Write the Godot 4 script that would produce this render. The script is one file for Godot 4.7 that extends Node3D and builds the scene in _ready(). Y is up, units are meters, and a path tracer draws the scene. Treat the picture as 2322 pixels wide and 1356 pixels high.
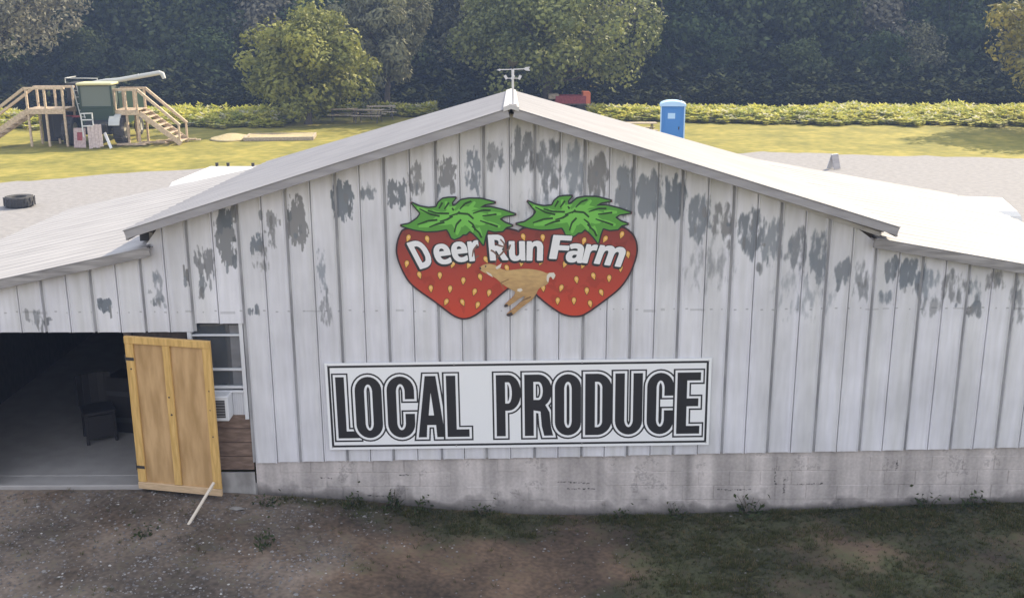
extends Node3D
# A painted farm stand seen from a low drone: gable front with two lean-tos, a field and a wood behind.

# ---------------------------------------------------------------- mesh building
class Build:
	var v := PackedVector3Array()
	var n := PackedVector3Array()
	var t := PackedVector2Array()
	var c := PackedColorArray()
	var tint := Color(1, 1, 1)
	func tri(a: Vector3, b: Vector3, d: Vector3, na: Vector3, nb: Vector3, nd: Vector3, ua := Vector2.ZERO, ub := Vector2.ZERO, ud := Vector2.ZERO) -> void:
		if (b - a).cross(d - a).dot(na + nb + nd) > 0.0:
			var k := b
			b = d
			d = k
			k = nb
			nb = nd
			nd = k
			var q := ub
			ub = ud
			ud = q
		v.append(a); v.append(b); v.append(d)
		n.append(na); n.append(nb); n.append(nd)
		t.append(ua); t.append(ub); t.append(ud)
		c.append(tint); c.append(tint); c.append(tint)
	func flat(pts: Array, out: Vector3, uvs: Array = []) -> void:
		# a convex face whose outside lies towards «out»
		var m: Vector3 = (pts[1] - pts[0]).cross(pts[2] - pts[0])
		if m.length() < 1e-9 and pts.size() > 3:
			m = (pts[2] - pts[0]).cross(pts[3] - pts[0])
		m = m.normalized()
		if m.dot(out) < 0.0:
			m = -m
		for i in range(1, pts.size() - 1):
			if uvs.is_empty():
				tri(pts[0], pts[i], pts[i + 1], m, m, m)
			else:
				tri(pts[0], pts[i], pts[i + 1], m, m, m, uvs[0], uvs[i], uvs[i + 1])
	func box(at: Vector3, size: Vector3, turn := Basis.IDENTITY, cut := 0.0) -> void:
		var h := size / 2.0
		var k := minf(cut, minf(h.x, minf(h.y, h.z)) * 0.8)
		for a in 3:
			var b := (a + 1) % 3
			var d := (a + 2) % 3
			for s in [-1.0, 1.0]:
				var out := Vector3.ZERO
				out[a] = s
				var pts := []
				for q in [[-1, -1], [1, -1], [1, 1], [-1, 1]]:
					var p := Vector3.ZERO
					p[a] = s * h[a]
					p[b] = q[0] * (h[b] - k)
					p[d] = q[1] * (h[d] - k)
					pts.append(at + turn * p)
				flat(pts, turn * out)
				if k > 0.0:
					for s2 in [-1.0, 1.0]:
						var p1 := Vector3.ZERO
						var p2 := Vector3.ZERO
						p1[a] = s * h[a]; p1[b] = s2 * (h[b] - k); p1[d] = -(h[d] - k)
						p2[a] = s * (h[a] - k); p2[b] = s2 * h[b]; p2[d] = -(h[d] - k)
						var p3 := p2
						var p4 := p1
						p3[d] = h[d] - k
						p4[d] = h[d] - k
						var o2 := Vector3.ZERO
						o2[a] = s
						o2[b] = s2
						flat([at + turn * p1, at + turn * p2, at + turn * p3, at + turn * p4], turn * o2)
		if k > 0.0:
			for sx in [-1.0, 1.0]:
				for sy in [-1.0, 1.0]:
					for sz in [-1.0, 1.0]:
						var o := Vector3(sx, sy, sz)
						flat([at + turn * (o * Vector3(h.x, h.y - k, h.z - k)), at + turn * (o * Vector3(h.x - k, h.y, h.z - k)), at + turn * (o * Vector3(h.x - k, h.y - k, h.z))], turn * o)
	func bar(a: Vector3, b: Vector3, wide: float, thick: float, up := Vector3.UP, cut := 0.0) -> void:
		# a straight timber from a to b: «wide» across, «thick» along up
		var y := (b - a).normalized()
		var x := up.cross(y)
		if x.length() < 1e-4:
			x = Vector3.RIGHT.cross(y)
		x = x.normalized()
		box((a + b) / 2.0, Vector3(wide, (b - a).length(), thick), Basis(x, y, x.cross(y)), cut)
	func tube(path: Array, radii: Array, sides := 8, caps := true) -> void:
		var rings := []
		for i in path.size():
			var d: Vector3 = (path[mini(i + 1, path.size() - 1)] - path[maxi(i - 1, 0)]).normalized()
			var x := d.cross(Vector3(0.31, 0.17, 0.93)).normalized()
			if i > 0:
				var px: Vector3 = rings[i - 1][1]
				x = (px - d * px.dot(d)).normalized()
			rings.append([path[i], x, d.cross(x), radii[i]])
		for i in path.size() - 1:
			for k in sides:
				var q := []
				for w in [[i, k], [i, k + 1], [i + 1, k + 1], [i + 1, k]]:
					var r: Array = rings[w[0]]
					var an: float = TAU * w[1] / sides
					var o: Vector3 = r[1] * cos(an) + r[2] * sin(an)
					q.append([r[0] + o * r[3], o])
				tri(q[0][0], q[1][0], q[2][0], q[0][1], q[1][1], q[2][1])
				tri(q[0][0], q[2][0], q[3][0], q[0][1], q[2][1], q[3][1])
		if caps:
			for e in [0, path.size() - 1]:
				var r: Array = rings[e]
				var pts := []
				for k in sides:
					pts.append(r[0] + (r[1] * cos(TAU * k / sides) + r[2] * sin(TAU * k / sides)) * r[3])
				var other: Vector3 = path[1] if e == 0 else path[e - 1]
				flat(pts, r[0] - other)
	func lathe(profile: Array, at: Vector3, axis := Basis.IDENTITY, sides := 20) -> void:
		# profile points (radius, height) round the y axis of «axis»
		for i in profile.size() - 1:
			var a: Vector2 = profile[i]
			var b: Vector2 = profile[i + 1]
			var e := Vector2(b.y - a.y, a.x - b.x).normalized()
			for k in sides:
				var q := []
				for w in [[a, k], [a, k + 1], [b, k + 1], [b, k]]:
					var an: float = TAU * w[1] / sides
					var dir := Vector3(cos(an), 0, sin(an))
					q.append([at + axis * (dir * w[0].x + Vector3(0, w[0].y, 0)), axis * (dir * e.x + Vector3(0, e.y, 0))])
				tri(q[0][0], q[1][0], q[2][0], q[0][1], q[1][1], q[2][1])
				tri(q[0][0], q[2][0], q[3][0], q[0][1], q[2][1], q[3][1])
	func prism(poly: PackedVector2Array, z0: float, z1: float, place := Transform3D.IDENTITY, uv_from := Rect2(0, 0, 1, 1)) -> void:
		# an outline in x and y given depth along z; uv covers uv_from
		var idx := Geometry2D.triangulate_polygon(poly)
		var uvof := func(p: Vector2) -> Vector2: return Vector2((p.x - uv_from.position.x) / uv_from.size.x, 1.0 - (p.y - uv_from.position.y) / uv_from.size.y)
		for z in [z0, z1]:
			var out := Vector3(0, 0, 1 if z == maxf(z0, z1) else -1)
			var no := place.basis * out
			for i in range(0, idx.size(), 3):
				var p := [poly[idx[i]], poly[idx[i + 1]], poly[idx[i + 2]]]
				tri(place * Vector3(p[0].x, p[0].y, z), place * Vector3(p[1].x, p[1].y, z), place * Vector3(p[2].x, p[2].y, z), no, no, no, uvof.call(p[0]), uvof.call(p[1]), uvof.call(p[2]))
		var turn := 1.0 if Geometry2D.is_polygon_clockwise(poly) else -1.0
		for i in poly.size():
			var a := poly[i]
			var b := poly[(i + 1) % poly.size()]
			var o := Vector3(-(b.y - a.y), b.x - a.x, 0) * turn
			var ua: Vector2 = uvof.call(a)
			var ub: Vector2 = uvof.call(b)
			flat([place * Vector3(a.x, a.y, z0), place * Vector3(b.x, b.y, z0), place * Vector3(b.x, b.y, z1), place * Vector3(a.x, a.y, z1)], place.basis * o, [ua, ub, ub, ua])
	func mesh() -> ArrayMesh:
		var a := []
		a.resize(Mesh.ARRAY_MAX)
		a[Mesh.ARRAY_VERTEX] = v
		a[Mesh.ARRAY_NORMAL] = n
		a[Mesh.ARRAY_TEX_UV] = t
		a[Mesh.ARRAY_COLOR] = c
		var m := ArrayMesh.new()
		m.add_surface_from_arrays(Mesh.PRIMITIVE_TRIANGLES, a)
		return m

var taken := {}
var M := {}
var rng := RandomNumberGenerator.new()

func numbered(called: String) -> String:
	var k: int = taken.get(called, 0)
	taken[called] = k + 1
	return called if k == 0 else "%s_%03d" % [called, k]

func tag(o: Node, label := "", category := "", group := "", kind := "") -> void:
	for p in [["label", label], ["category", category], ["group", group], ["kind", kind]]:
		if p[1] != "":
			o.set_meta(p[0], p[1])

func thing(called: String, label: String, category: String, at := Vector3.ZERO, turn := 0.0, group := "") -> Node3D:
	var o := Node3D.new()
	o.name = numbered(called)
	add_child(o)
	o.position = at
	o.rotation.y = turn
	tag(o, label, category, group)
	return o

func put(called: String, b: Variant, m: Material, parent: Node = null, label := "") -> MeshInstance3D:
	var o := MeshInstance3D.new()
	o.mesh = b.mesh() if b is Build else b
	o.material_override = m
	if parent == null:
		o.name = numbered(called)
		add_child(o)
	else:
		o.name = called
		parent.add_child(o, true)
	tag(o, label)
	return o

func structure(called: String, b: Variant, m: Material) -> MeshInstance3D:
	var o := put(called, b, m)
	tag(o, "", "", "", "structure")
	return o

func copy(o: Node3D, called: String, label: String, at: Vector3, turn := 0.0, size := 1.0) -> Node3D:
	var c: Node3D = o.duplicate()
	c.name = numbered(called)
	add_child(c)
	c.position = at
	c.rotation.y = turn
	c.scale = Vector3.ONE * size
	tag(c, label)
	return c

# ---------------------------------------------------------------- materials
func lin(r: float, g: float, b: float) -> Color:
	return Color(r, g, b).linear_to_srgb()

func mat(color: Color, rough := 0.8, metal := 0.0) -> StandardMaterial3D:
	var m := StandardMaterial3D.new()
	m.albedo_color = color
	m.roughness = rough
	m.metallic = metal
	return m

func noise(freq: float, salt: int, octaves := 4) -> FastNoiseLite:
	var f := FastNoiseLite.new()
	f.noise_type = FastNoiseLite.TYPE_SIMPLEX_SMOOTH
	f.frequency = freq
	f.seed = salt
	f.fractal_octaves = octaves
	return f

func grey_bytes(w: int, h: int, freq: float, salt: int, octaves := 4) -> PackedByteArray:
	var im := noise(freq, salt, octaves).get_image(w, h, false, false, true)
	im.convert(Image.FORMAT_L8)
	return im.get_data()

func streak_bytes(w: int, h: int, rows: int, freq: float, salt: int) -> PackedByteArray:
	var im := noise(freq, salt, 4).get_image(w, rows, false, false, true)
	im.convert(Image.FORMAT_L8)
	im.resize(w, h, Image.INTERPOLATE_CUBIC)
	return im.get_data()

func blotch(dark: Color, light: Color, freq: float, salt: int, octaves := 5, size := 512) -> NoiseTexture2D:
	var t := NoiseTexture2D.new()
	t.width = size
	t.height = size
	t.seamless = true
	t.noise = noise(freq, salt, octaves)
	var g := Gradient.new()
	g.set_color(0, dark)
	g.set_color(1, light)
	g.set_offset(0, 0.2)
	g.set_offset(1, 0.8)
	t.color_ramp = g
	return t

func planar(dark: Color, light: Color, freq: float, salt: int, scale: Vector3, rough := 0.85, world := false) -> StandardMaterial3D:
	var m := mat(Color.WHITE, rough)
	m.albedo_texture = blotch(dark, light, freq, salt)
	m.uv1_triplanar = true
	m.uv1_world_triplanar = world
	m.uv1_scale = scale
	return m

# ---------------------------------------------------------------- drawing print into a picture
func fill(im: Image, rings: Array, color: Color, shift := Vector2.ZERO) -> void:
	# even-odd filled outlines
	var lo := 1e9
	var hi := -1e9
	for r in rings:
		for p in r:
			lo = minf(lo, p.y + shift.y)
			hi = maxf(hi, p.y + shift.y)
	for y in range(maxi(0, floori(lo)), mini(im.get_height(), ceili(hi) + 1)):
		var yy := y + 0.5
		var xs := PackedFloat32Array()
		for r in rings:
			var k: int = r.size()
			for i in k:
				var a: Vector2 = r[i] + shift
				var b: Vector2 = r[(i + 1) % k] + shift
				if (a.y <= yy) != (b.y <= yy):
					xs.append(a.x + (yy - a.y) / (b.y - a.y) * (b.x - a.x))
		xs.sort()
		for i in range(0, xs.size() - 1, 2):
			var x0 := floori(xs[i] + 0.5)
			im.fill_rect(Rect2i(x0, y, maxi(1, floori(xs[i + 1] + 0.5) - x0), 1), color)

func grown(im: Image, rings: Array, by: float, color: Color, shift := Vector2.ZERO) -> void:
	for k in 20:
		fill(im, rings, color, shift + Vector2.from_angle(TAU * k / 20.0) * by)
	fill(im, rings, color, shift)

func stroke(im: Image, pts: Array, wide: float, color: Color) -> void:
	for i in pts.size() - 1:
		var a: Vector2 = pts[i]
		var b: Vector2 = pts[i + 1]
		var s := (b - a).normalized().orthogonal()
		var wa := wide * (0.4 + 0.6 * sin(PI * (i + 0.3) / pts.size())) / 2.0
		var wb := wide * (0.4 + 0.6 * sin(PI * (i + 1.0) / pts.size())) / 2.0
		fill(im, [[a + s * wa, b + s * wb, b - s * wb, a - s * wa]], color)

func arc(cx: float, cy: float, rx: float, ry: float, from: float, to: float, k := 14) -> Array:
	var o := []
	for i in k + 1:
		var an := deg_to_rad(lerpf(from, to, float(i) / k))
		o.append(Vector2(cx + rx * cos(an), cy + ry * sin(an)))
	return o

func smooth_ring(pts: Array) -> PackedVector2Array:
	# rounds an outline: two cuts of each corner
	var a := PackedVector2Array(pts)
	for turn in 2:
		var b := PackedVector2Array()
		for i in a.size():
			var p := a[i]
			var q := a[(i + 1) % a.size()]
			b.append(p.lerp(q, 0.25))
			b.append(p.lerp(q, 0.75))
		a = b
	return a

func sharp_ring(pts: Array, sharp: Array) -> PackedVector2Array:
	# rounds an outline except at the numbered corners
	var o := PackedVector2Array()
	var k := pts.size()
	for i in k:
		var p: Vector2 = pts[i]
		if i in sharp:
			o.append(p)
		else:
			var a: Vector2 = pts[(i + k - 1) % k]
			var b: Vector2 = pts[(i + 1) % k]
			for s in [0.3, 0.5, 0.7]:
				var u: Vector2 = p.lerp(a, 0.3).lerp(p, s)
				var w: Vector2 = p.lerp(b, 0.3 * s)
				o.append(u.lerp(w, s))
	return o

func letter(ch: String, x: float, y: float, w: float, h: float, t: float) -> Array:
	var r := w / 2.0
	var b := t * 0.86
	var o := []
	match ch:
		"L":
			o = [[Vector2(0, 0), Vector2(t, 0), Vector2(t, h - b), Vector2(w, h - b), Vector2(w, h), Vector2(0, h)]]
		"O":
			o = [arc(r, r * 1.1, r, r * 1.1, 180, 360) + arc(r, h - r * 1.1, r, r * 1.1, 0, 180), arc(r, b + r * 0.6, r - t, r * 0.6, 180, 360) + arc(r, h - b - r * 0.6, r - t, r * 0.6, 0, 180)]
		"C":
			o = [[Vector2(w, h * 0.37)] + arc(r, r * 1.1, r, r * 1.1, 360, 180) + arc(r, h - r * 1.1, r, r * 1.1, 180, 0) + [Vector2(w, h * 0.61), Vector2(w - t, h * 0.61)]
				+ arc(r, h - b - r * 0.6, r - t, r * 0.6, 0, 180) + arc(r, b + r * 0.6, r - t, r * 0.6, 180, 360) + [Vector2(w - t, h * 0.37)]]
		"A":
			o = [[Vector2(w * 0.5 - t * 0.62, 0), Vector2(w * 0.5 + t * 0.62, 0), Vector2(w, h), Vector2(w - t * 0.95, h), Vector2(w * 0.665, h * 0.8), Vector2(w * 0.335, h * 0.8), Vector2(t * 0.95, h), Vector2(0, h)],
				[Vector2(w * 0.5, h * 0.27), Vector2(w * 0.6, h * 0.64), Vector2(w * 0.4, h * 0.64)]]
		"P":
			o = [[Vector2(0, 0), Vector2(w * 0.5, 0)] + arc(w * 0.5, h * 0.29, w * 0.5, h * 0.29, -90, 90) + [Vector2(t, h * 0.58), Vector2(t, h), Vector2(0, h)],
				[Vector2(t, b)] + arc(w * 0.5, h * 0.29, w * 0.5 - t, h * 0.29 - b, -90, 90) + [Vector2(t, h * 0.58 - b)]]
		"R":
			o = [[Vector2(0, 0), Vector2(w * 0.5, 0)] + arc(w * 0.5, h * 0.265, w * 0.46, h * 0.265, -90, 60) + [Vector2(w * 0.88, h * 0.62), Vector2(w * 0.93, h * 0.86), Vector2(w, h), Vector2(w - t, h), Vector2(w * 0.6, h * 0.84), Vector2(w * 0.56, h * 0.6), Vector2(t, h * 0.58), Vector2(t, h), Vector2(0, h)],
				[Vector2(t, b)] + arc(w * 0.5, h * 0.265, w * 0.46 - t, h * 0.265 - b, -90, 90) + [Vector2(t, h * 0.53 - b)]]
		"D":
			o = [[Vector2(0, 0), Vector2(w * 0.45, 0)] + arc(w * 0.45, w * 0.62, w * 0.55, w * 0.62, -90, 0) + arc(w * 0.45, h - w * 0.62, w * 0.55, w * 0.62, 0, 90) + [Vector2(0, h)],
				[Vector2(t, b), Vector2(w * 0.45, b)] + arc(w * 0.45, w * 0.55, w * 0.55 - t, w * 0.55 - b, -90, 0) + arc(w * 0.45, h - w * 0.55, w * 0.55 - t, w * 0.55 - b, 0, 90) + [Vector2(t, h - b)]]
		"U":
			o = [[Vector2(0, 0), Vector2(t, 0)] + arc(r, h - b - r * 0.6, r - t, r * 0.6, 180, 0) + [Vector2(w - t, 0), Vector2(w, 0)] + arc(r, h - r * 1.1, r, r * 1.1, 0, 180)]
		"E":
			o = [[Vector2(0, 0), Vector2(w, 0), Vector2(w, b), Vector2(t, b), Vector2(t, h * 0.42), Vector2(w * 0.92, h * 0.42), Vector2(w * 0.92, h * 0.42 + b), Vector2(t, h * 0.42 + b), Vector2(t, h - b), Vector2(w, h - b), Vector2(w, h), Vector2(0, h)]]
	var rings := []
	for ring in o:
		var q := []
		for p in ring:
			q.append(p + Vector2(x, y))
		rings.append(q)
	return rings

func produce_print() -> ImageTexture:
	var im := Image.create(2048, 492, false, Image.FORMAT_RGB8)
	im.fill(lin(0.80, 0.815, 0.84))
	var black := lin(0.018, 0.018, 0.022)
	var white := lin(0.80, 0.815, 0.84)
	for q in [Rect2i(14, 14, 2020, 12), Rect2i(14, 466, 2020, 12), Rect2i(14, 14, 12, 464), Rect2i(2022, 14, 12, 464)]:
		im.fill_rect(q, black)
	var rows := [["L", 52, 112, 46], ["O", 152, 143, 50], ["C", 322, 146, 50], ["A", 484, 144, 46], ["L", 640, 118, 50],
		["P", 905, 132, 48], ["R", 1056, 152, 48], ["O", 1218, 140, 50], ["D", 1380, 143, 52], ["U", 1540, 146, 50], ["C", 1710, 142, 50], ["E", 1870, 124, 52]]
	for r in rows:
		var g := letter(r[0], r[1], 78, r[2], 348, r[3])
		for band in [[21.0, black], [12.5, white]]:
			var rings := []
			for i in g.size():
				for q in Geometry2D.offset_polygon(PackedVector2Array(g[i]), band[0] if i == 0 else -band[0], Geometry2D.JOIN_MITER):
					rings.append(q)
			fill(im, rings, band[1])
		fill(im, g, black)
	return ImageTexture.create_from_image(im)

const ART := 0.96
func art(list: Array, dx := 0.0, dy := 0.0) -> Array:
	var o := []
	for p in list:
		o.append((Vector2(p[0] + dx, p[1] + dy) - Vector2(120, 80)) * ART)
	return o

var crown_line := [[195, 337], [262, 326], [330, 282], [365, 240], [290, 155], [350, 183], [430, 197], [495, 190], [512, 150], [548, 120], [600, 113], [655, 113], [622, 150], [628, 188], [662, 168], [700, 132], [770, 120], [870, 122], [985, 152], [900, 165], [855, 193], [950, 190], [1050, 214], [1155, 250], [1062, 262], [1020, 287], [1072, 322], [1130, 342], [1080, 352], [1050, 385], [980, 392], [922, 372], [902, 430], [885, 500], [850, 452], [802, 402], [770, 382], [740, 412], [715, 410], [690, 432], [640, 452], [615, 440], [600, 402], [580, 366], [500, 382], [400, 386], [300, 370], [238, 352]]
var crown_tips := [0, 4, 11, 18, 23, 27, 29, 33, 40]
var berry_left := [[215, 350], [165, 430], [140, 530], [150, 610], [178, 690], [215, 770], [260, 832], [340, 898], [420, 952], [500, 1012], [570, 1068], [620, 1104], [680, 1130], [740, 1130], [800, 1106], [860, 1065], [930, 1008], [1000, 950], [1070, 890], [1200, 795], [1245, 660], [1240, 480], [1200, 400], [1150, 372], [900, 345], [500, 350]]
var berry_right := [[1190, 370], [1165, 440], [1160, 560], [1185, 720], [1250, 840], [1340, 932], [1420, 1000], [1500, 1058], [1570, 1098], [1640, 1114], [1720, 1112], [1785, 1080], [1860, 1026], [1955, 956], [2050, 880], [2112, 800], [2160, 705], [2192, 600], [2197, 525], [2178, 450], [2130, 390], [2050, 345], [1700, 330], [1300, 345]]
var deer_line := [[850, 690], [880, 666], [930, 656], [985, 668], [1015, 690], [1065, 714], [1130, 711], [1220, 700], [1310, 706], [1380, 720], [1425, 742], [1445, 735], [1485, 732], [1502, 760], [1478, 800], [1462, 768], [1445, 775], [1440, 820], [1420, 838], [1390, 850], [1352, 872], [1335, 915], [1304, 962], [1252, 1000], [1190, 1044], [1140, 1094], [1092, 1110], [1072, 1092], [1112, 1060], [1176, 1008], [1228, 960], [1240, 930], [1200, 945], [1150, 985], [1105, 1014], [1064, 1032], [1056, 1012], [1100, 972], [1140, 936], [1160, 896], [1120, 876], [1070, 848], [1022, 812], [988, 778], [950, 760], [900, 737], [858, 715]]

func glyph(ch: String) -> Array:
	# triangles of a bold letter, as unit-box corner triples
	var tm := TextMesh.new()
	var f := SystemFont.new()
	f.font_names = PackedStringArray(["Droid Sans"])
	f.font_weight = 700
	tm.font = f
	tm.font_size = 64
	tm.pixel_size = 0.01
	tm.depth = 0.0
	tm.curve_step = 0.5
	tm.text = ch
	var box := tm.get_aabb()
	var o := []
	for s in tm.get_surface_count():
		var a := tm.surface_get_arrays(s)
		var vv: PackedVector3Array = a[Mesh.ARRAY_VERTEX]
		var ii: PackedInt32Array = a[Mesh.ARRAY_INDEX] if a[Mesh.ARRAY_INDEX] != null else PackedInt32Array(range(vv.size()))
		for i in range(0, ii.size(), 3):
			var q := []
			for k in 3:
				var p := vv[ii[i + k]] - box.position
				q.append(Vector2(p.x / box.size.x, p.y / box.size.y))
			o.append(q)
	return o

func berry_print() -> ImageTexture:
	var im := Image.create(2016, 1032, false, Image.FORMAT_RGB8)
	var dark := lin(0.035, 0.02, 0.028)
	var ink := lin(0.02, 0.025, 0.03)
	im.fill(dark)
	# the berries' red runs from maroon at the top to orange red at the tip
	for y in im.get_height():
		var k := clampf((y - 250.0) / 700.0, 0.0, 1.0)
		im.fill_rect(Rect2i(0, y, 2016, 1), lin(lerpf(0.20, 0.52, k), lerpf(0.040, 0.058, k), lerpf(0.036, 0.030, k)))
	var soil := noise(0.006, 5, 4)
	for y in range(0, 1032, 4):
		for x in range(0, 2016, 4):
			if soil.get_noise_2d(x, y) > 0.28:
				im.fill_rect(Rect2i(x, y, 4, 4), im.get_pixel(x, y).darkened(0.07))
	for ring in [berry_left, berry_right]:
		var pts := smooth_ring(art(ring))
		for i in pts.size():
			var a := pts[i]
			var b := pts[(i + 1) % pts.size()]
			if Geometry2D.is_point_in_polygon((a + b) / 2.0, smooth_ring(art(berry_right if ring == berry_left else berry_left))):
				continue
			var s := (b - a).normalized().orthogonal() * 9.0
			fill(im, [[a + s, b + s, b - s, a - s]], dark)
	var seeds := [[250, 440], [410, 450], [230, 655], [335, 750], [510, 755], [710, 800], [855, 770], [430, 865], [595, 870], [805, 895], [930, 905], [560, 980], [700, 985], [830, 1008], [760, 668], [622, 662], [905, 622], [1225, 435], [1390, 442], [1740, 470], [1920, 455], [2060, 420], [2115, 585], [2055, 700], [1825, 765], [1680, 795], [1960, 785], [1550, 865], [1770, 890], [1895, 905], [1395, 865], [1520, 975], [1660, 975], [1800, 1000], [1085, 695], [1375, 642], [1580, 662], [1735, 672], [1210, 650]]
	var sr := RandomNumberGenerator.new()
	sr.seed = 4
	for p in seeds:
		var at: Vector2 = art([p])[0]
		var an := sr.randf_range(-0.5, 0.5)
		var drop := []
		for q in arc(0, -4, 17, 22, 150, 390, 12) + [Vector2(0, 34)]:
			drop.append(at + q.rotated(an))
		grown(im, [drop], 6.0, lin(0.16, 0.05, 0.02))
		fill(im, [drop], lin(0.74, 0.42, 0.10))
		var inner := []
		for q in arc(0, -6, 7, 9, 0, 360, 8):
			inner.append(at + q.rotated(an))
		fill(im, [inner], lin(0.80, 0.55, 0.28))
	var veins := [[[420, 215], [500, 238], [600, 240]], [[600, 262], [680, 238], [760, 245], [805, 285]], [[515, 200], [545, 150]], [[560, 205], [600, 150]], [[625, 195], [640, 215]], [[690, 205], [735, 160], [790, 140]], [[520, 305], [580, 290], [630, 262]], [[430, 352], [500, 325], [560, 312]], [[640, 395], [660, 330], [700, 290]], [[790, 345], [850, 398], [872, 442]], [[860, 300], [950, 330], [1010, 350]], [[880, 262], [1000, 248]], [[800, 240], [880, 215], [950, 215]], [[330, 330], [420, 300], [500, 292]], [[760, 300], [800, 330], [820, 380]], [[660, 250], [690, 225]], [[350, 200], [440, 245], [520, 262]]]
	for off in [Vector2(0, 0), Vector2(975, -10)]:
		var ring := sharp_ring(art(crown_line, off.x, off.y), crown_tips)
		grown(im, [ring], 12.0, ink)
		fill(im, [ring], lin(0.085, 0.30, 0.045))
		var inner := []
		for p in ring:
			inner.append(p.lerp(art([[680 + off.x, 270 + off.y]])[0], 0.42))
		fill(im, [inner], lin(0.16, 0.48, 0.08))
		for lobe in [[330, 190, 420, 225], [575, 140, 590, 200], [820, 145, 760, 215], [1040, 245, 930, 245], [1030, 350, 930, 320], [870, 430, 840, 360], [660, 415, 690, 330], [340, 345, 470, 330]]:
			var e1: Vector2 = art([[lobe[0] + off.x, lobe[1] + off.y]])[0]
			var e2: Vector2 = art([[lobe[2] + off.x, lobe[3] + off.y]])[0]
			stroke(im, [e1, e1.lerp(e2, 0.5), e2], 34.0, lin(0.16, 0.48, 0.08))
		for vn in veins:
			stroke(im, art(vn, off.x, off.y), 17.0, lin(0.012, 0.05, 0.015))
	# lettering: letter, bottom-left, along the base, up the side
	var words := [["D", 345, 704, 122, -36, -114, -226], ["e", 492, 672, 130, -18, -46, -172], ["e", 634, 652, 126, -14, -32, -172], ["r", 770, 640, 84, -8, -20, -172],
		["R", 945, 634, 150, -3, -18, -220], ["u", 1110, 638, 128, 0, -5, -168], ["n", 1256, 636, 130, 0, 4, -168],
		["F", 1448, 620, 152, 8, 38, -202], ["a", 1584, 648, 134, 12, 28, -162], ["r", 1728, 655, 88, 12, 42, -162], ["m", 1830, 662, 222, 30, 56, -162]]
	var drawn := []
	for w in words:
		for q in glyph(w[0]):
			var pts := []
			for p in q:
				pts.append([w[1] + p.x * w[3] + p.y * w[5] * 0.94, w[2] - 5.0 + p.x * w[4] + p.y * w[6] * 0.94])
			drawn.append([art(pts)])
	for d in drawn:
		for k in 8:
			fill(im, d, ink, Vector2(-6, 6) + Vector2.from_angle(TAU * k / 8.0) * 18.0)
	for d in drawn:
		for k in 6:
			fill(im, d, lin(0.76, 0.76, 0.78), Vector2.from_angle(TAU * k / 6.0) * 5.0)
	# the running deer
	for st in [[[985, 668], [1000, 610], [1040, 575], [1068, 540], [1062, 490], [1030, 455]], [[1010, 600], [975, 560], [948, 545]], [[1050, 560], [1100, 540], [1115, 500]], [[1066, 520], [1030, 510], [1000, 500]], [[790, 600], [800, 545], [835, 500]], [[815, 610], [845, 590]]]:
		stroke(im, art(st), 15.0, lin(0.16, 0.09, 0.07))
	var body := smooth_ring(art(deer_line))
	fill(im, [body], lin(0.36, 0.22, 0.085))
	var fur := noise(0.02, 8, 4)
	for y in range(500, 1000, 3):
		for x in range(690, 1340, 3):
			if Geometry2D.is_point_in_polygon(Vector2(x, y), body):
				var k := fur.get_noise_2d(x * 0.5, y * 1.4)
				var low := clampf((y - 640.0) / 200.0, 0.0, 1.0)
				im.fill_rect(Rect2i(x, y, 3, 3), lin(0.52 - 0.13 * low + 0.10 * k, 0.345 - 0.11 * low + 0.07 * k, 0.155 - 0.05 * low + 0.03 * k))
	for w in [[[1175, 872], [1205, 866], [1220, 884], [1196, 898], [1172, 890]], [[905, 722], [950, 745], [965, 775], [925, 752]], [[1425, 760], [1445, 738], [1485, 735], [1500, 758], [1480, 795], [1462, 768], [1446, 776], [1438, 820], [1424, 800]], [[985, 690], [1040, 655], [1030, 690], [1000, 705]]]:
		fill(im, [art(w)], lin(0.66, 0.62, 0.56))
	for w in [[[1072, 1092], [1092, 1110], [1140, 1096], [1120, 1070]], [[1050, 1014], [1064, 1034], [1096, 1016], [1084, 998]], [[846, 690], [862, 684], [866, 702], [856, 708]], [[895, 676], [908, 672], [910, 684], [898, 688]]]:
		fill(im, [art(w)], lin(0.05, 0.04, 0.045))
	stroke(im, art([[1190, 985], [1240, 960], [1290, 940]]), 12.0, lin(0.17, 0.10, 0.05))
	stroke(im, art([[1060, 880], [1030, 820], [1100, 790]]), 9.0, lin(0.24, 0.14, 0.06))
	im.generate_mipmaps()
	return ImageTexture.create_from_image(im)

# ---------------------------------------------------------------- paint of the front wall
const WX := 8.4
const WY0 := 0.4
const WY1 := 5.2
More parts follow.
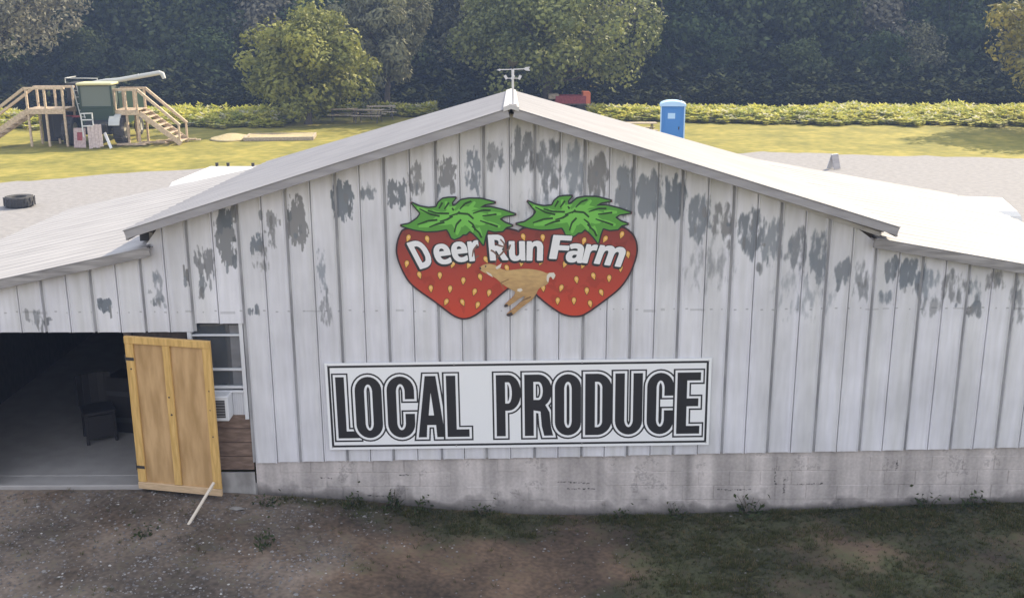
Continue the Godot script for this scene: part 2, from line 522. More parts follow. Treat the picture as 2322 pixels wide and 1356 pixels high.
# where the white paint has come off: middle x, middle y, half width, half height, how solid (0 to 1)
var bare := [[-4.37, 3.10, 0.05, 0.20, 0.35], [-4.40, 2.80, 0.09, 0.05, 0.4], [-4.00, 3.23, 0.03, 0.07, 0.9], [-3.74, 3.30, 0.12, 0.22, 0.55], [-3.80, 3.08, 0.05, 0.13, 0.8], [-3.47, 3.60, 0.125, 0.35, 1.0], [-3.45, 3.92, 0.08, 0.13, 0.95], [-3.13, 3.56, 0.10, 0.12, 0.75], [-3.05, 3.38, 0.10, 0.18, 0.35], [-2.90, 3.90, 0.07, 0.13, 0.6], [-2.90, 3.62, 0.05, 0.16, 0.6],
	[-2.62, 3.84, 0.10, 0.24, 1.0], [-2.05, 4.05, 0.11, 0.25, 1.0], [-2.33, 3.15, 0.06, 0.30, 0.3], [-2.30, 2.75, 0.07, 0.25, 0.25], [-1.72, 4.22, 0.10, 0.09, 0.35], [-1.40, 4.15, 0.13, 0.19, 0.8], [-1.12, 4.38, 0.10, 0.17, 0.55], [-0.78, 4.46, 0.10, 0.17, 0.75], [-0.48, 4.48, 0.12, 0.22, 0.5], [-0.18, 4.62, 0.10, 0.19, 0.6],
	[0.13, 4.66, 0.12, 0.26, 0.72], [0.45, 4.52, 0.12, 0.30, 0.72], [0.74, 4.46, 0.11, 0.28, 0.7], [1.05, 4.38, 0.12, 0.31, 0.78], [1.35, 4.24, 0.12, 0.27, 0.85], [1.66, 4.14, 0.13, 0.26, 1.0], [1.97, 4.07, 0.12, 0.22, 0.9], [2.27, 3.90, 0.13, 0.32, 0.78], [2.58, 3.82, 0.12, 0.27, 0.72], [2.88, 3.66, 0.13, 0.30, 0.78], [3.15, 3.58, 0.13, 0.30, 0.7], [3.46, 3.46, 0.12, 0.28, 0.72], [3.75, 3.38, 0.12, 0.30, 0.7], [4.08, 3.20, 0.11, 0.27, 0.66], [4.32, 3.10, 0.10, 0.26, 0.62],
	[4.62, 3.18, 0.08, 0.20, 0.9], [4.83, 3.16, 0.12, 0.15, 0.85], [5.10, 3.00, 0.15, 0.22, 0.6], [5.40, 3.00, 0.13, 0.20, 0.6], [5.68, 2.93, 0.10, 0.18, 0.6], [5.93, 3.02, 0.12, 0.15, 0.65], [5.15, 2.70, 0.14, 0.12, 0.45], [5.72, 2.70, 0.08, 0.13, 0.65], [6.25, 2.85, 0.10, 0.30, 0.5], [4.60, 2.86, 0.12, 0.08, 0.5],
	[-5.00, 2.84, 0.07, 0.09, 0.95], [-5.88, 2.68, 0.07, 0.10, 0.55], [-5.76, 2.62, 0.04, 0.05, 0.85], [3.6, 2.9, 0.35, 0.3, 0.22], [2.4, 3.3, 0.3, 0.35, 0.2], [0.6, 4.0, 0.5, 0.25, 0.22], [-3.2, 2.68, 0.05, 0.05, 0.8]]

func paint_print() -> ImageTexture:
	var w := 2048
	var h := 586
	var streak := streak_bytes(w, h, 6, 0.03, 11)
	var fine := streak_bytes(w, h, 60, 0.11, 12)
	var cloud := grey_bytes(w, h, 0.006, 13, 5)
	var px := PackedByteArray()
	px.resize(w * h * 3)
	var tops := PackedByteArray()
	for y in h:
		for x in w:
			var i := y * w + x
			var k := 0.81 + 0.07 * (streak[i] / 255.0) + 0.06 * (fine[i] / 255.0) + 0.12 * (cloud[i] / 255.0)
			px[i * 3] = int(clampf(222.0 * k, 0, 255))
			px[i * 3 + 1] = int(clampf(222.0 * k, 0, 255))
			px[i * 3 + 2] = int(clampf((231.0 - 6.0 * (1.0 - streak[i] / 255.0)) * k, 0, 255))
	var sx := w / (2.0 * WX)
	var sy := h / (WY1 - WY0)
	var rag := noise(0.055, 21, 5)
	var rag2 := noise(0.18, 22, 3)
	var all := bare.duplicate()
	var fr := RandomNumberGenerator.new()
	fr.seed = 23
	for p in bare:
		if p[4] > 0.3:
			p[0] += fr.randf_range(-0.025, 0.025)
			p[1] += fr.randf_range(-0.05, 0.05)
			p[2] *= fr.randf_range(0.75, 1.05) if p[0] < -0.4 else fr.randf_range(0.95, 1.15)
			p[3] *= fr.randf_range(0.7, 1.15)
			for k in 3:
				all.append([p[0] + fr.randf_range(-0.11, 0.11), p[1] - p[3] * fr.randf_range(-0.9, 1.5), fr.randf_range(0.012, 0.035), fr.randf_range(0.02, 0.09), fr.randf_range(0.6, 1.0) * p[4]])
	for p in all:
		var tone := fr.randf_range(-22, 4)
		var warm := fr.randf_range(-4, 5)
		var soft := smoothstep(-0.6, 0.6, p[0])
		var cx: float = (p[0] + WX) * sx
		var cy: float = (WY1 - p[1]) * sy
		var rx: float = p[2] * sx
		var ry: float = p[3] * sy
		for y in range(maxi(0, int(cy - ry * 1.7)), mini(h, int(cy + ry * 1.7))):
			for x in range(maxi(0, int(cx - rx * 1.6)), mini(w, int(cx + rx * 1.6))):
				var dx := (x - cx) / rx
				var dy := (y - cy) / ry
				var d := pow(absf(dx), 3.0) + pow(absf(dy), 3.0)
				var solid: float = p[4]
				var g := 1.0 - d * 0.9 + rag.get_noise_2d(x * 1.5, y * 0.42) * (2.6 - 1.0 * solid) + rag2.get_noise_2d(x * 1.4, y * 0.3) * (1.1 - 0.75 * soft) + (solid - 0.5) * 0.9
				var a := smoothstep(0.0, 1.0, clampf(g * lerpf(0.8, 2.6, solid * solid) * (1.0 - 0.45 * soft), 0.0, 1.0)) * lerpf(0.46, 0.95, solid)
				if a > 0.0:
					var i := (y * w + x) * 3
					px[i] = int(lerpf(px[i], 124 + tone + warm, a))
					px[i + 1] = int(lerpf(px[i + 1], 128 + tone, a))
					px[i + 2] = int(lerpf(px[i + 2], 134 + tone - warm, a))
	# dirt gathered along the joints
	for p in 28:
		var jx := [-8.2, -7.6, -6.97, -6.38, -5.775, -5.16, -4.535, -3.94, -3.31, -2.72, -2.116, -1.525, -0.905, -0.33, 0.281, 0.878, 1.465, 2.052, 2.675, 3.257, 3.852, 4.436, 5.02, 5.597, 6.18, 6.77, 7.36, 7.95]
		var cx := int((jx[p] + WX) * sx)
		for x in range(maxi(0, cx - 7), mini(w, cx + 8)):
			for y in h:
				var i := y * w + x
				var d := clampf(1.0 - absf(x - cx) / (3.0 + 4.5 * cloud[i] / 255.0), 0, 1) * (0.06 + 0.20 * fine[i] / 255.0)
				for c in 3:
					px[i * 3 + c] = int(px[i * 3 + c] * (1.0 - d))
	# rusty screw heads in a row on the girt, smears round some of them
	var sr := RandomNumberGenerator.new()
	sr.seed = 9
	for k in 110:
		var x := int((-WX + k * 0.153 + sr.randf_range(-0.02, 0.02) + 0.03) * sx) + w / 2 * 0
		x = int((k * 0.153 + sr.randf_range(-0.02, 0.02)) * sx)
		var y := int((WY1 - 2.722 - sr.randf_range(-0.01, 0.01)) * sy)
		var wide := sr.randi_range(1, 2) if sr.randf() < 0.8 else sr.randi_range(3, 12)
		for yy in range(y, y + (2 if wide < 3 else sr.randi_range(2, 4))):
			for xx in range(x - wide, x + wide):
				if xx >= 0 and xx < w:
					var i := (yy * w + xx) * 3
					for c in 3:
						px[i + c] = int(px[i + c] * (0.88 if wide >= 3 else 0.80))
	return ImageTexture.create_from_image(Image.create_from_data(w, h, false, Image.FORMAT_RGB8, px))

func foundation_print() -> ImageTexture:
	# grey beige plaster with rain streaks, damp stains rising from the soil and a few cracks
	var w := 1400
	var h := 168
	var drip := streak_bytes(w, h, 3, 0.02, 14)
	var drip2 := streak_bytes(w, h, 8, 0.06, 15)
	var cloud := grey_bytes(w, h, 0.012, 16, 5)
	var grit := grey_bytes(w, h, 0.16, 17, 3)
	var px := PackedByteArray()
	px.resize(w * h * 3)
	for y in h:
		for x in w:
			var i := y * w + x
			var wx := -3.4 + x * 11.65 / w
			var wy := 1.0 - y * 1.4 / h
			var c := cloud[i] / 255.0
			var damp := clampf(1.0 - (wy - base_line(wx) - 0.02) / (0.05 + 0.45 * c * c * drip[i] / 128.0), 0, 1)
			var k := 0.77 + 0.20 * (drip[i] / 255.0) + 0.12 * (drip2[i] / 255.0) + 0.16 * (c - 0.5) + 0.10 * (grit[i] / 255.0 - 0.5)
			k *= 1.0 - 0.42 * damp
			if c > 0.70 and grit[i] > 130:
				k *= 0.86
			px[i * 3] = int(clampf(190.0 * k, 0, 255))
			px[i * 3 + 1] = int(clampf(183.0 * k, 0, 255))
			px[i * 3 + 2] = int(clampf(181.0 * k, 0, 255))
	var im := Image.create_from_data(w, h, false, Image.FORMAT_RGB8, px)
	var r := RandomNumberGenerator.new()
	r.seed = 18
	for n in 12:
		var at := Vector2(r.randf_range(20, w - 90), r.randf_range(34, 95))
		for k in r.randi_range(5, 26):
			var step := Vector2(r.randf_range(1, 4), r.randf_range(-0.6, 0.6)) if n % 3 else Vector2(r.randf_range(-0.6, 0.6), r.randf_range(1, 3))
			var p := Vector2i(at)
			if p.y < h - 40:
				im.fill_rect(Rect2i(p.x, p.y, r.randi_range(1, 3), r.randi_range(1, 2)), im.get_pixelv(p).darkened(0.35))
			at += step
	return ImageTexture.create_from_image(im)

# ---------------------------------------------------------------- ground
var bumps: FastNoiseLite

func base_line(x: float) -> float:
	var pts := [[-30.0, 0.20], [-9.0, 0.33], [-4.6, 0.33], [-3.44, 0.262], [-2.07, 0.165], [-0.93, 0.04], [0.2, -0.05], [1.4, -0.068], [2.7, -0.03], [4.2, 0.012], [5.4, 0.07], [6.7, 0.10], [30.0, 0.1]]
	for i in pts.size() - 1:
		if x <= pts[i + 1][0]:
			return lerpf(pts[i][1], pts[i + 1][1], clampf((x - pts[i][0]) / (pts[i + 1][0] - pts[i][0]), 0, 1))
	return 0.1

func ground_at(x: float, z: float) -> float:
	var f := clampf(1.0 - (z - 1.5) / 12.0, 0.0, 1.0) if z > 0.0 else clampf(1.0 + z / 7.0, 0.0, 1.0)
	f *= clampf(1.0 - (absf(x) - 14.0) / 16.0, 0.0, 1.0)
	var h := base_line(x) * f * f * (3.0 - 2.0 * f)
	if z > -1.0 and z < 14.0 and absf(x) < 20.0:
		h += bumps.get_noise_2d(x, z) * 0.035 * clampf(z / 0.4, 0.25, 1.0) * clampf((14.0 - z) / 3.0, 0.0, 1.0)
	return h

func sheet(xs: Array, zs: Array, lift: float, uv: Rect2) -> Build:
	var b := Build.new()
	var hs := []
	for z in zs:
		var row := []
		for x in xs:
			row.append(Vector3(x, ground_at(x, z) + lift, z))
		hs.append(row)
	for j in zs.size() - 1:
		for i in xs.size() - 1:
			var q: Array = [hs[j][i], hs[j][i + 1], hs[j + 1][i + 1], hs[j + 1][i]]
			var u := []
			var ns := []
			for p in q:
				u.append(Vector2((p.x - uv.position.x) / uv.size.x, (p.z - uv.position.y) / uv.size.y))
			var no: Vector3 = -(q[1] - q[0]).cross(q[3] - q[0]).normalized()
			if no.y < 0:
				no = -no
			b.tri(q[0], q[1], q[2], no, no, no, u[0], u[1], u[2])
			b.tri(q[0], q[2], q[3], no, no, no, u[0], u[2], u[3])
	return b

func steps(from: float, to: float, by: float) -> Array:
	var o := []
	var k := int(round((to - from) / by))
	for i in k + 1:
		o.append(lerpf(from, to, float(i) / k))
	return o

var zone: FastNoiseLite
func greenness(x: float, z: float) -> float:
	# where grass grows in the yard before the stand
	var k := zone.get_noise_2d(x, z * 1.3)
	var g := smoothstep(0.5, 2.0, x) * 0.95 + k * 0.9 - 0.12
	g += 0.75 * clampf(1.0 - absf(z - 0.45) / 0.5, 0, 1) * smoothstep(-2.6, -1.6, x) * (1.0 - smoothstep(0.3, 1.0, x))
	g += 0.75 * clampf(1.0 - absf(z - 0.12) / 0.25, 0, 1) * smoothstep(-3.4, -2.8, x)
	g -= 0.35 * smoothstep(-4.0, -5.0, x) * smoothstep(1.0, 0.2, z)
	return clampf(g, 0, 1)

func gravelness(x: float, z: float) -> float:
	return clampf(smoothstep(-1.4, -2.8, x) + 0.9 * zone.get_noise_2d(x * 1.7 + 40.0, z * 1.7) * smoothstep(0.5, -1.5, x), 0, 1)

func yard_print() -> ImageTexture:
	var w := 1600
	var h := 800
	var fine := grey_bytes(w, h, 0.21, 31, 4)
	var mid := grey_bytes(w, h, 0.035, 32, 4)
	var big := grey_bytes(w, h, 0.009, 33, 4)
	var gm := PackedFloat32Array()
	var rm := PackedFloat32Array()
	for y in h / 8 + 1:
		for x in w / 8 + 1:
			var wx := -14.0 + x * 8.0 / w * 28.0
			var wz := y * 8.0 / h * 14.0
			gm.append(greenness(wx, wz))
			rm.append(gravelness(wx, wz))
	var row := w / 8 + 1
	var px := PackedByteArray()
	px.resize(w * h * 3)
	for y in h:
		for x in w:
			var i := y * w + x
			var j := (y >> 3) * row + (x >> 3)
			var fx := (x & 7) / 8.0
			var fy := (y & 7) / 8.0
			var g := lerpf(lerpf(gm[j], gm[j + 1], fx), lerpf(gm[j + row], gm[j + row + 1], fx), fy)
			var r := lerpf(lerpf(rm[j], rm[j + 1], fx), lerpf(rm[j + row], rm[j + row + 1], fx), fy)
			var f := fine[i] / 255.0
			var m := mid[i] / 255.0
			var b := big[i] / 255.0
			g = clampf((g + (m - 0.5) * 0.9 + (f - 0.5) * 0.6) * 1.4 - 0.25, 0, 1) * 0.85
			r = clampf((r + (m - 0.5) * 0.6) * 1.3 - 0.15, 0, 1)
			var k := 0.74 + 0.5 * f + 0.75 * (b - 0.5) + 0.25 * (m - 0.5)
			var cr := lerpf(96.0, 101.0, r) * k
			var cg := lerpf(79.0, 90.0, r) * k
			var cb := lerpf(65.0, 81.0, r) * k
			k *= 0.95
			cr = lerpf(cr, 55.0 * k, g)
			cg = lerpf(cg, 60.0 * k, g)
			cb = lerpf(cb, 37.0 * k, g)
			px[i * 3] = int(clampf(cr, 0, 255))
			px[i * 3 + 1] = int(clampf(cg, 0, 255))
			px[i * 3 + 2] = int(clampf(cb, 0, 255))
	return ImageTexture.create_from_image(Image.create_from_data(w, h, false, Image.FORMAT_RGB8, px))

func scatter(called: String, mesh: Mesh, m: Material, places: Array, tints: Array, parent: Node = null) -> MultiMeshInstance3D:
	var mm := MultiMesh.new()
	mm.transform_format = MultiMesh.TRANSFORM_3D
	mm.use_colors = true
	mm.mesh = mesh
	mm.instance_count = places.size()
	for i in places.size():
		mm.set_instance_transform(i, places[i])
		mm.set_instance_color(i, tints[i])
	var o := MultiMeshInstance3D.new()
	o.multimesh = mm
	o.material_override = m
	if parent == null:
		o.name = numbered(called)
		add_child(o)
	else:
		o.name = called
		parent.add_child(o, true)
	tag(o, "", "", "", "stuff")
	return o

# ---------------------------------------------------------------- plants
func leaf(b: Build, at: Vector3, along: Vector3, side: Vector3, l: float, w: float) -> void:
	var up := along.cross(side).normalized()
	var a := at - along * l * 0.5
	var e := at + along * l * 0.5
	var s1 := at + side * w * 0.5 + up * w * 0.12
	var s2 := at - side * w * 0.5 + up * w * 0.12
	var n1 := (s1 - a).cross(e - a).normalized()
	var n2 := (e - a).cross(s2 - a).normalized()
	b.tri(a, s1, e, n1, n1, n1)
	b.tri(a, e, s2, n2, n2, n2)

# shape: height, trunk height, trunk radius, crown radii, crown middle height, clumps, leaves each, leaf size, clump radius, droop, colours
func tree_meshes(salt: int, s: Dictionary) -> Array:
	var r := RandomNumberGenerator.new()
	r.seed = salt
	var wood := Build.new()
	var crown := Build.new()
	var top := Vector3(r.randf_range(-0.3, 0.3), s.mid + s.ry * 0.55, r.randf_range(-0.3, 0.3))
	wood.tube([Vector3(0, -0.3, 0), Vector3(0.03, 0.15, 0.02), top * 0.35 + Vector3(0.15, 0, 0.1), top * 0.7, top], [s.trunk * 1.5, s.trunk * 1.05, s.trunk * 0.8, s.trunk * 0.45, s.trunk * 0.1], 9)
	for i in s.clumps:
		var d := Vector3(r.randfn(), r.randfn(), r.randfn()).normalized()
		var u: float = pow(r.randf(), 0.42)
		var lump := 0.78 + 0.32 * sin(d.x * 5.0 + salt) * sin(d.z * 4.0 + d.y * 3.0 + salt * 0.7)
		var at := Vector3(d.x * s.rx, d.y * s.ry, d.z * s.rx) * u * lump + Vector3(0, s.mid, 0)
		if s.has("column"):
			var yy := r.randf()
			at = Vector3(d.x, 0, d.z).normalized() * s.rx * sqrt(r.randf()) * (1.0 - 0.55 * yy * yy) * (0.66 + 0.44 * sin(yy * 11.0 + salt + d.x * 3.0)) + Vector3(0, lerpf(0.3, s.mid + s.ry, yy), 0)
		if at.y < s.low:
			at.y = s.low + r.randf() * 0.8
		if i % 3 == 0:
			var from: Vector3 = top * clampf((at.y / top.y) * 0.62, 0.18, 0.92)
			var bend := from.lerp(at, 0.55) + Vector3(0, -0.25, 0)
			wood.tube([from, bend, at], [s.trunk * 0.32, s.trunk * 0.2, s.trunk * 0.06], 5, false)
		var shade := r.randf()
		for k in int(s.leaves * (0.5 + shade)):
			var o := Vector3(r.randfn(), r.randfn() * 0.7, r.randfn())
			o = o.normalized() * pow(r.randf(), 0.35) * s.clump * (0.55 + 0.75 * shade)
			var along := (Vector3(r.randfn(), r.randfn() * 0.5 - s.droop, r.randfn()) + o.normalized() * 0.7).normalized()
			var facing := (o.normalized() * 1.3 + Vector3(r.randfn(), r.randfn() + 0.35, r.randfn()) * 0.55).normalized()
			along = (along - facing * along.dot(facing) * 0.9).normalized()
			var side := along.cross(facing).normalized()
			crown.tint = s.dark.lerp(s.light, clampf(0.55 * shade + 0.45 * r.randf(), 0, 1))
			var z: float = s.leaf * (0.6 + 0.9 * r.randf() * r.randf() + 0.25 * shade)
			leaf(crown, at + o, along, side, z * s.long, z)
	return [wood.mesh(), crown.mesh()]

func make_tree(called: String, salt: int, s: Dictionary, label: String, at: Vector3, turn := 0.0, group := "", leaf_mat := "leaves") -> Node3D:
	var o := thing(called, label, "tree", at, turn, group)
	var m := tree_meshes(salt, s)
	put("trunk", m[0], M.bark, o)
	put("crown", m[1], M[leaf_mat], o)
	return o

# ---------------------------------------------------------------- start
func _ready() -> void:
	rng.seed = 77
	bumps = noise(1.1, 41, 4)
	zone = noise(0.42, 42, 4)
	set_the_view()
	make_materials()
	make_ground()
	make_stand()
	make_signs()
	make_yard_things()
	make_harvester()
	make_field_things()
	make_vehicles()
	make_wood()

func set_the_view() -> void:
	var cam := Camera3D.new()
	cam.name = "camera"
	cam.position = Vector3(0, 6.23, 12.6)
	cam.rotation_degrees = Vector3(-14.97, 0, -0.25)
	cam.fov = 31.49
	cam.near = 0.1
	cam.far = 900.0
	add_child(cam)
	cam.current = true
	var sky := ProceduralSkyMaterial.new()
	sky.sky_top_color = Color(0.73, 0.75, 0.79)
	sky.sky_horizon_color = Color(0.915, 0.905, 0.905)
	sky.sky_curve = 0.18
	sky.ground_bottom_color = Color(0.30, 0.29, 0.25)
	sky.ground_horizon_color = Color(0.62, 0.64, 0.62)
	sky.sun_angle_max = 20.0
	var e := Environment.new()
	e.background_mode = Environment.BG_SKY
	e.sky = Sky.new()
	e.sky.sky_material = sky
	e.background_energy_multiplier = 0.94
	e.tonemap_mode = Environment.TONE_MAPPER_LINEAR
	e.tonemap_exposure = 2.5
	e.fog_enabled = true
	e.fog_density = 0.0011
	e.fog_light_color = Color(0.56, 0.65, 0.83)
	e.sdfgi_enabled = true
	e.ssao_enabled = true
	e.ssil_enabled = true
	var w := WorldEnvironment.new()
	w.name = "world_environment"
	w.environment = e
	add_child(w)
	var sun := DirectionalLight3D.new()
	sun.name = "sun"
	sun.light_energy = 1.12
	sun.light_color = Color(1.0, 0.93, 0.80)
	sun.light_angular_distance = 0.5
	sun.shadow_enabled = true
	add_child(sun)
	sun.look_at_from_position(Vector3(0.59, 0.60, -0.54) * 50.0, Vector3.ZERO)

func make_materials() -> void:
	M.paint = mat(Color.WHITE, 0.62)
	M.paint.albedo_texture = paint_print()
	M.seam = planar(lin(0.25, 0.25, 0.265), lin(0.40, 0.40, 0.415), 0.02, 51, Vector3(0.7, 0.15, 0.7), 0.8)
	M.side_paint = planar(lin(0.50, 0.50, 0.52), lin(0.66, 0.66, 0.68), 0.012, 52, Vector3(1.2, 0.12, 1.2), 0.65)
	M.trim = planar(lin(0.27, 0.26, 0.275), lin(0.35, 0.34, 0.355), 0.02, 53, Vector3(0.12, 0.8, 0.5), 0.8)
	M.trim_white = planar(lin(0.46, 0.45, 0.47), lin(0.62, 0.61, 0.63), 0.02, 54, Vector3(0.25, 1.0, 0.8), 0.75)
	M.grey_wood = planar(lin(0.20, 0.19, 0.19), lin(0.36, 0.345, 0.345), 0.02, 55, Vector3(0.14, 1.2, 0.5), 0.85)
	M.roof = planar(lin(0.245, 0.243, 0.264), lin(0.315, 0.312, 0.336), 0.010, 56, Vector3(0.12, 0.5, 0.5), 0.7)
	M.roof_lean = planar(lin(0.285, 0.281, 0.297), lin(0.375, 0.369, 0.388), 0.010, 80, Vector3(0.12, 0.5, 0.5), 0.7)
	M.roof_white = planar(lin(0.48, 0.47, 0.48), lin(0.56, 0.55, 0.56), 0.010, 57, Vector3(0.2, 0.5, 0.5), 0.45)
	M.concrete = planar(lin(0.24, 0.23, 0.225), lin(0.46, 0.45, 0.445), 0.02, 58, Vector3(0.3, 0.15, 0.3), 0.9)
	M.block = planar(lin(0.27, 0.258, 0.25), lin(0.44, 0.43, 0.42), 0.012, 59, Vector3(1.5, 0.5, 1.0), 0.9)
	M.foundation = mat(Color.WHITE, 0.9)
	M.foundation.albedo_texture = foundation_print()
	M.slab = planar(lin(0.30, 0.285, 0.28), lin(0.34, 0.325, 0.32), 0.01, 60, Vector3(0.5, 0.5, 0.5), 0.75)
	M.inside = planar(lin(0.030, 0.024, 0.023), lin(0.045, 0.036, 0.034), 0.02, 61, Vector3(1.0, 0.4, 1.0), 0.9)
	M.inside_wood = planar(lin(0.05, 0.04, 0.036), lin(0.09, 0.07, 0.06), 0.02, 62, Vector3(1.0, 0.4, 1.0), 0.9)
	M.plywood = planar(lin(0.38, 0.235, 0.10), lin(0.55, 0.36, 0.18), 0.018, 63, Vector3(0.7, 0.13, 0.7), 0.7)
	M.pine = planar(lin(0.50, 0.31, 0.095), lin(0.66, 0.43, 0.155), 0.03, 64, Vector3(1.5, 0.15, 1.5), 0.65)
	M.pine_pale = planar(lin(0.46, 0.33, 0.20), lin(0.60, 0.44, 0.28), 0.03, 65, Vector3(0.3, 2.5, 2.5), 0.7)
	M.white_wood = mat(lin(0.60, 0.54, 0.46), 0.7)
	M.brown_board = planar(lin(0.16, 0.11, 0.085), lin(0.27, 0.19, 0.15), 0.02, 66, Vector3(0.4, 1.6, 1.0), 0.85)
	M.white = mat(lin(0.66, 0.67, 0.70), 0.5)
	M.white_metal = mat(lin(0.62, 0.62, 0.66), 0.4)
	M.dark = mat(lin(0.03, 0.03, 0.034), 0.7)
	M.grille = mat(lin(0.06, 0.058, 0.058), 0.7)
	M.dark_chair = mat(lin(0.012, 0.010, 0.012), 0.6)
	M.glass = mat(lin(0.035, 0.045, 0.06), 0.08)
	M.pane = mat(Color(0.5, 0.55, 0.6, 0.16), 0.04)
	M.pane.transparency = BaseMaterial3D.TRANSPARENCY_ALPHA
	M.timber = planar(lin(0.44, 0.34, 0.24), lin(0.60, 0.48, 0.36), 0.02, 67, Vector3(0.6, 0.6, 0.6), 0.8)
	M.timber_grey = planar(lin(0.30, 0.25, 0.19), lin(0.44, 0.37, 0.29), 0.02, 68, Vector3(0.6, 0.6, 0.6), 0.85)
	M.timber_dark = planar(lin(0.07, 0.06, 0.05), lin(0.14, 0.12, 0.10), 0.02, 69, Vector3(0.6, 0.6, 0.6), 0.85)
	M.green_paint = mat(lin(0.016, 0.040, 0.026), 0.5)
	M.green_glass = mat(lin(0.13, 0.155, 0.135), 0.3)
	M.yellow = mat(lin(0.62, 0.58, 0.33), 0.5)
	M.pale_metal = mat(lin(0.46, 0.47, 0.46), 0.5)
	M.rubber = planar(lin(0.030, 0.030, 0.033), lin(0.07, 0.068, 0.068), 0.03, 70, Vector3(2, 2, 2), 0.9)
	M.wheel_rim = mat(lin(0.34, 0.33, 0.28), 0.6)
	M.pink_board = planar(lin(0.34, 0.25, 0.25), lin(0.50, 0.40, 0.40), 0.02, 71, Vector3(0.6, 0.6, 0.6), 0.8)
	M.pale_board = planar(lin(0.42, 0.34, 0.33), lin(0.60, 0.51, 0.50), 0.02, 81, Vector3(0.6, 0.6, 0.6), 0.8)
	M.red = planar(lin(0.22, 0.035, 0.045), lin(0.32, 0.06, 0.07), 0.02, 72, Vector3(0.6, 0.6, 0.6), 0.6)
	M.orange = mat(lin(0.62, 0.16, 0.08), 0.6)
	M.blue = mat(lin(0.045, 0.20, 0.50), 0.45)
	M.blue_pale = mat(lin(0.42, 0.62, 0.82), 0.5)
	M.sand = planar(lin(0.34, 0.28, 0.15), lin(0.46, 0.39, 0.24), 0.02, 73, Vector3(0.6, 0.6, 0.6), 0.95)
	M.car_white = mat(lin(0.62, 0.62, 0.62), 0.3)
	M.car_white.clearcoat_enabled = true
	M.car_white.clearcoat = 0.5
	M.lamp_red = mat(lin(0.35, 0.02, 0.02), 0.3)
	M.bark = planar(lin(0.06, 0.05, 0.042), lin(0.15, 0.125, 0.105), 0.03, 74, Vector3(1.5, 0.3, 1.5), 0.95)
	for k in [["leaves", 0.75], ["leaves_dark", 0.2], ["blades", 0.9]]:
		var m := mat(Color.WHITE, 0.6)
		m.vertex_color_use_as_albedo = true
		m.backlight_enabled = true
		m.backlight = Color(k[1], k[1], k[1])
		m.metallic_specular = 0.35
		if k[0] == "leaves_dark":
			m.roughness = 0.95
			m.metallic_specular = 0.1
		M[k[0]] = m
	M.pebble = mat(Color.WHITE, 0.9)
	M.pebble.vertex_color_use_as_albedo = true
	M.yard = mat(Color.WHITE, 0.95)
	M.yard.albedo_texture = yard_print()
	M.lawn = planar(lin(0.205, 0.182, 0.026), lin(0.325, 0.268, 0.052), 0.012, 75, Vector3(0.05, 0.05, 0.05), 0.95, true)
	M.lawn.detail_enabled = true
	M.lawn.detail_albedo = blotch(Color(0.80, 0.84, 0.70), Color(1, 1, 1), 0.05, 76)
	M.lawn.detail_blend_mode = BaseMaterial3D.BLEND_MODE_MUL
	M.lawn.uv2_triplanar = true
	M.lawn.uv2_world_triplanar = true
	M.lawn.uv2_scale = Vector3(0.35, 0.35, 0.35)
	M.gravel = planar(lin(0.215, 0.211, 0.222), lin(0.265, 0.260, 0.272), 0.05, 77, Vector3(0.12, 0.12, 0.12), 0.95, true)

func make_ground() -> void:
	var xs := [-300.0, -150.0, -80.0, -50.0, -35.0, -25.0, -20.0] + steps(-16, 16, 0.5) + [20.0, 25.0, 35.0, 50.0, 80.0, 150.0, 300.0]
	var zs := [-300.0, -150.0, -90.0, -70.0, -50.0, -35.0, -25.0, -18.0, -12.0] + steps(-8, 15, 0.5) + [20.0, 30.0, 50.0, 100.0, 300.0]
	structure("ground", sheet(xs, zs, -0.06, Rect2(0, 0, 1, 1)), M.lawn)
	structure("yard", sheet(steps(-14, 14, 0.14), steps(0.0, 14.0, 0.14), 0.006, Rect2(-14, 0, 28, 14)), M.yard)
	# gravel lot behind the stand: near edge at the back wall, far edge running aslant across the lawn
	var far := [[-60.0, -9.0], [-32.0, -22.5], [-20.1, -28.9], [-14.1, -32.0], [-10.8, -33.8], [-5.0, -36.0], [2.0, -37.2], [11.6, -37.1], [15.1, -36.5], [22.8, -34.7], [40.0, -31.0], [70.0, -26.0]]
	var b := Build.new()
	var wob := noise(0.35, 43, 3)
	var edge := []
	for i in far.size() - 1:
		for k in 12:
			var x := lerpf(far[i][0], far[i + 1][0], k / 12.0)
			edge.append(Vector2(x, lerpf(far[i][1], far[i + 1][1], k / 12.0) + wob.get_noise_1d(x) * 0.9))
	for i in edge.size() - 1:
		var p: Vector2 = edge[i]
		var q: Vector2 = edge[i + 1]
		for k in 8:
			var a0 := lerpf(-7.3, p.y, k / 8.0)
			var a1 := lerpf(-7.3, p.y, (k + 1) / 8.0)
			var b0 := lerpf(-7.3, q.y, k / 8.0)
			var b1 := lerpf(-7.3, q.y, (k + 1) / 8.0)
			b.flat([Vector3(p.x, ground_at(p.x, a0) - 0.02, a0), Vector3(q.x, ground_at(q.x, b0) - 0.02, b0), Vector3(q.x, ground_at(q.x, b1) - 0.02, b1), Vector3(p.x, ground_at(p.x, a1) - 0.02, a1)], Vector3.UP)
	structure("gravel_lot", b, M.gravel)

# ---------------------------------------------------------------- the farm stand
func roof_y(ax: float, z: float) -> float:
	# upper side of the gable roof; its ridge and eaves sink a little towards the back
	var k := clampf((0.3 - z) / 7.7, 0.0, 1.0)
	return lerpf(5.215, 4.89, k) - ax * lerpf(0.309, 0.282, k)

func lean_y(x: float) -> float:
	return 3.566 - 0.213 * (-x - 4.37) if x < 0.0 else 3.636 - 0.180 * (x - 4.37)

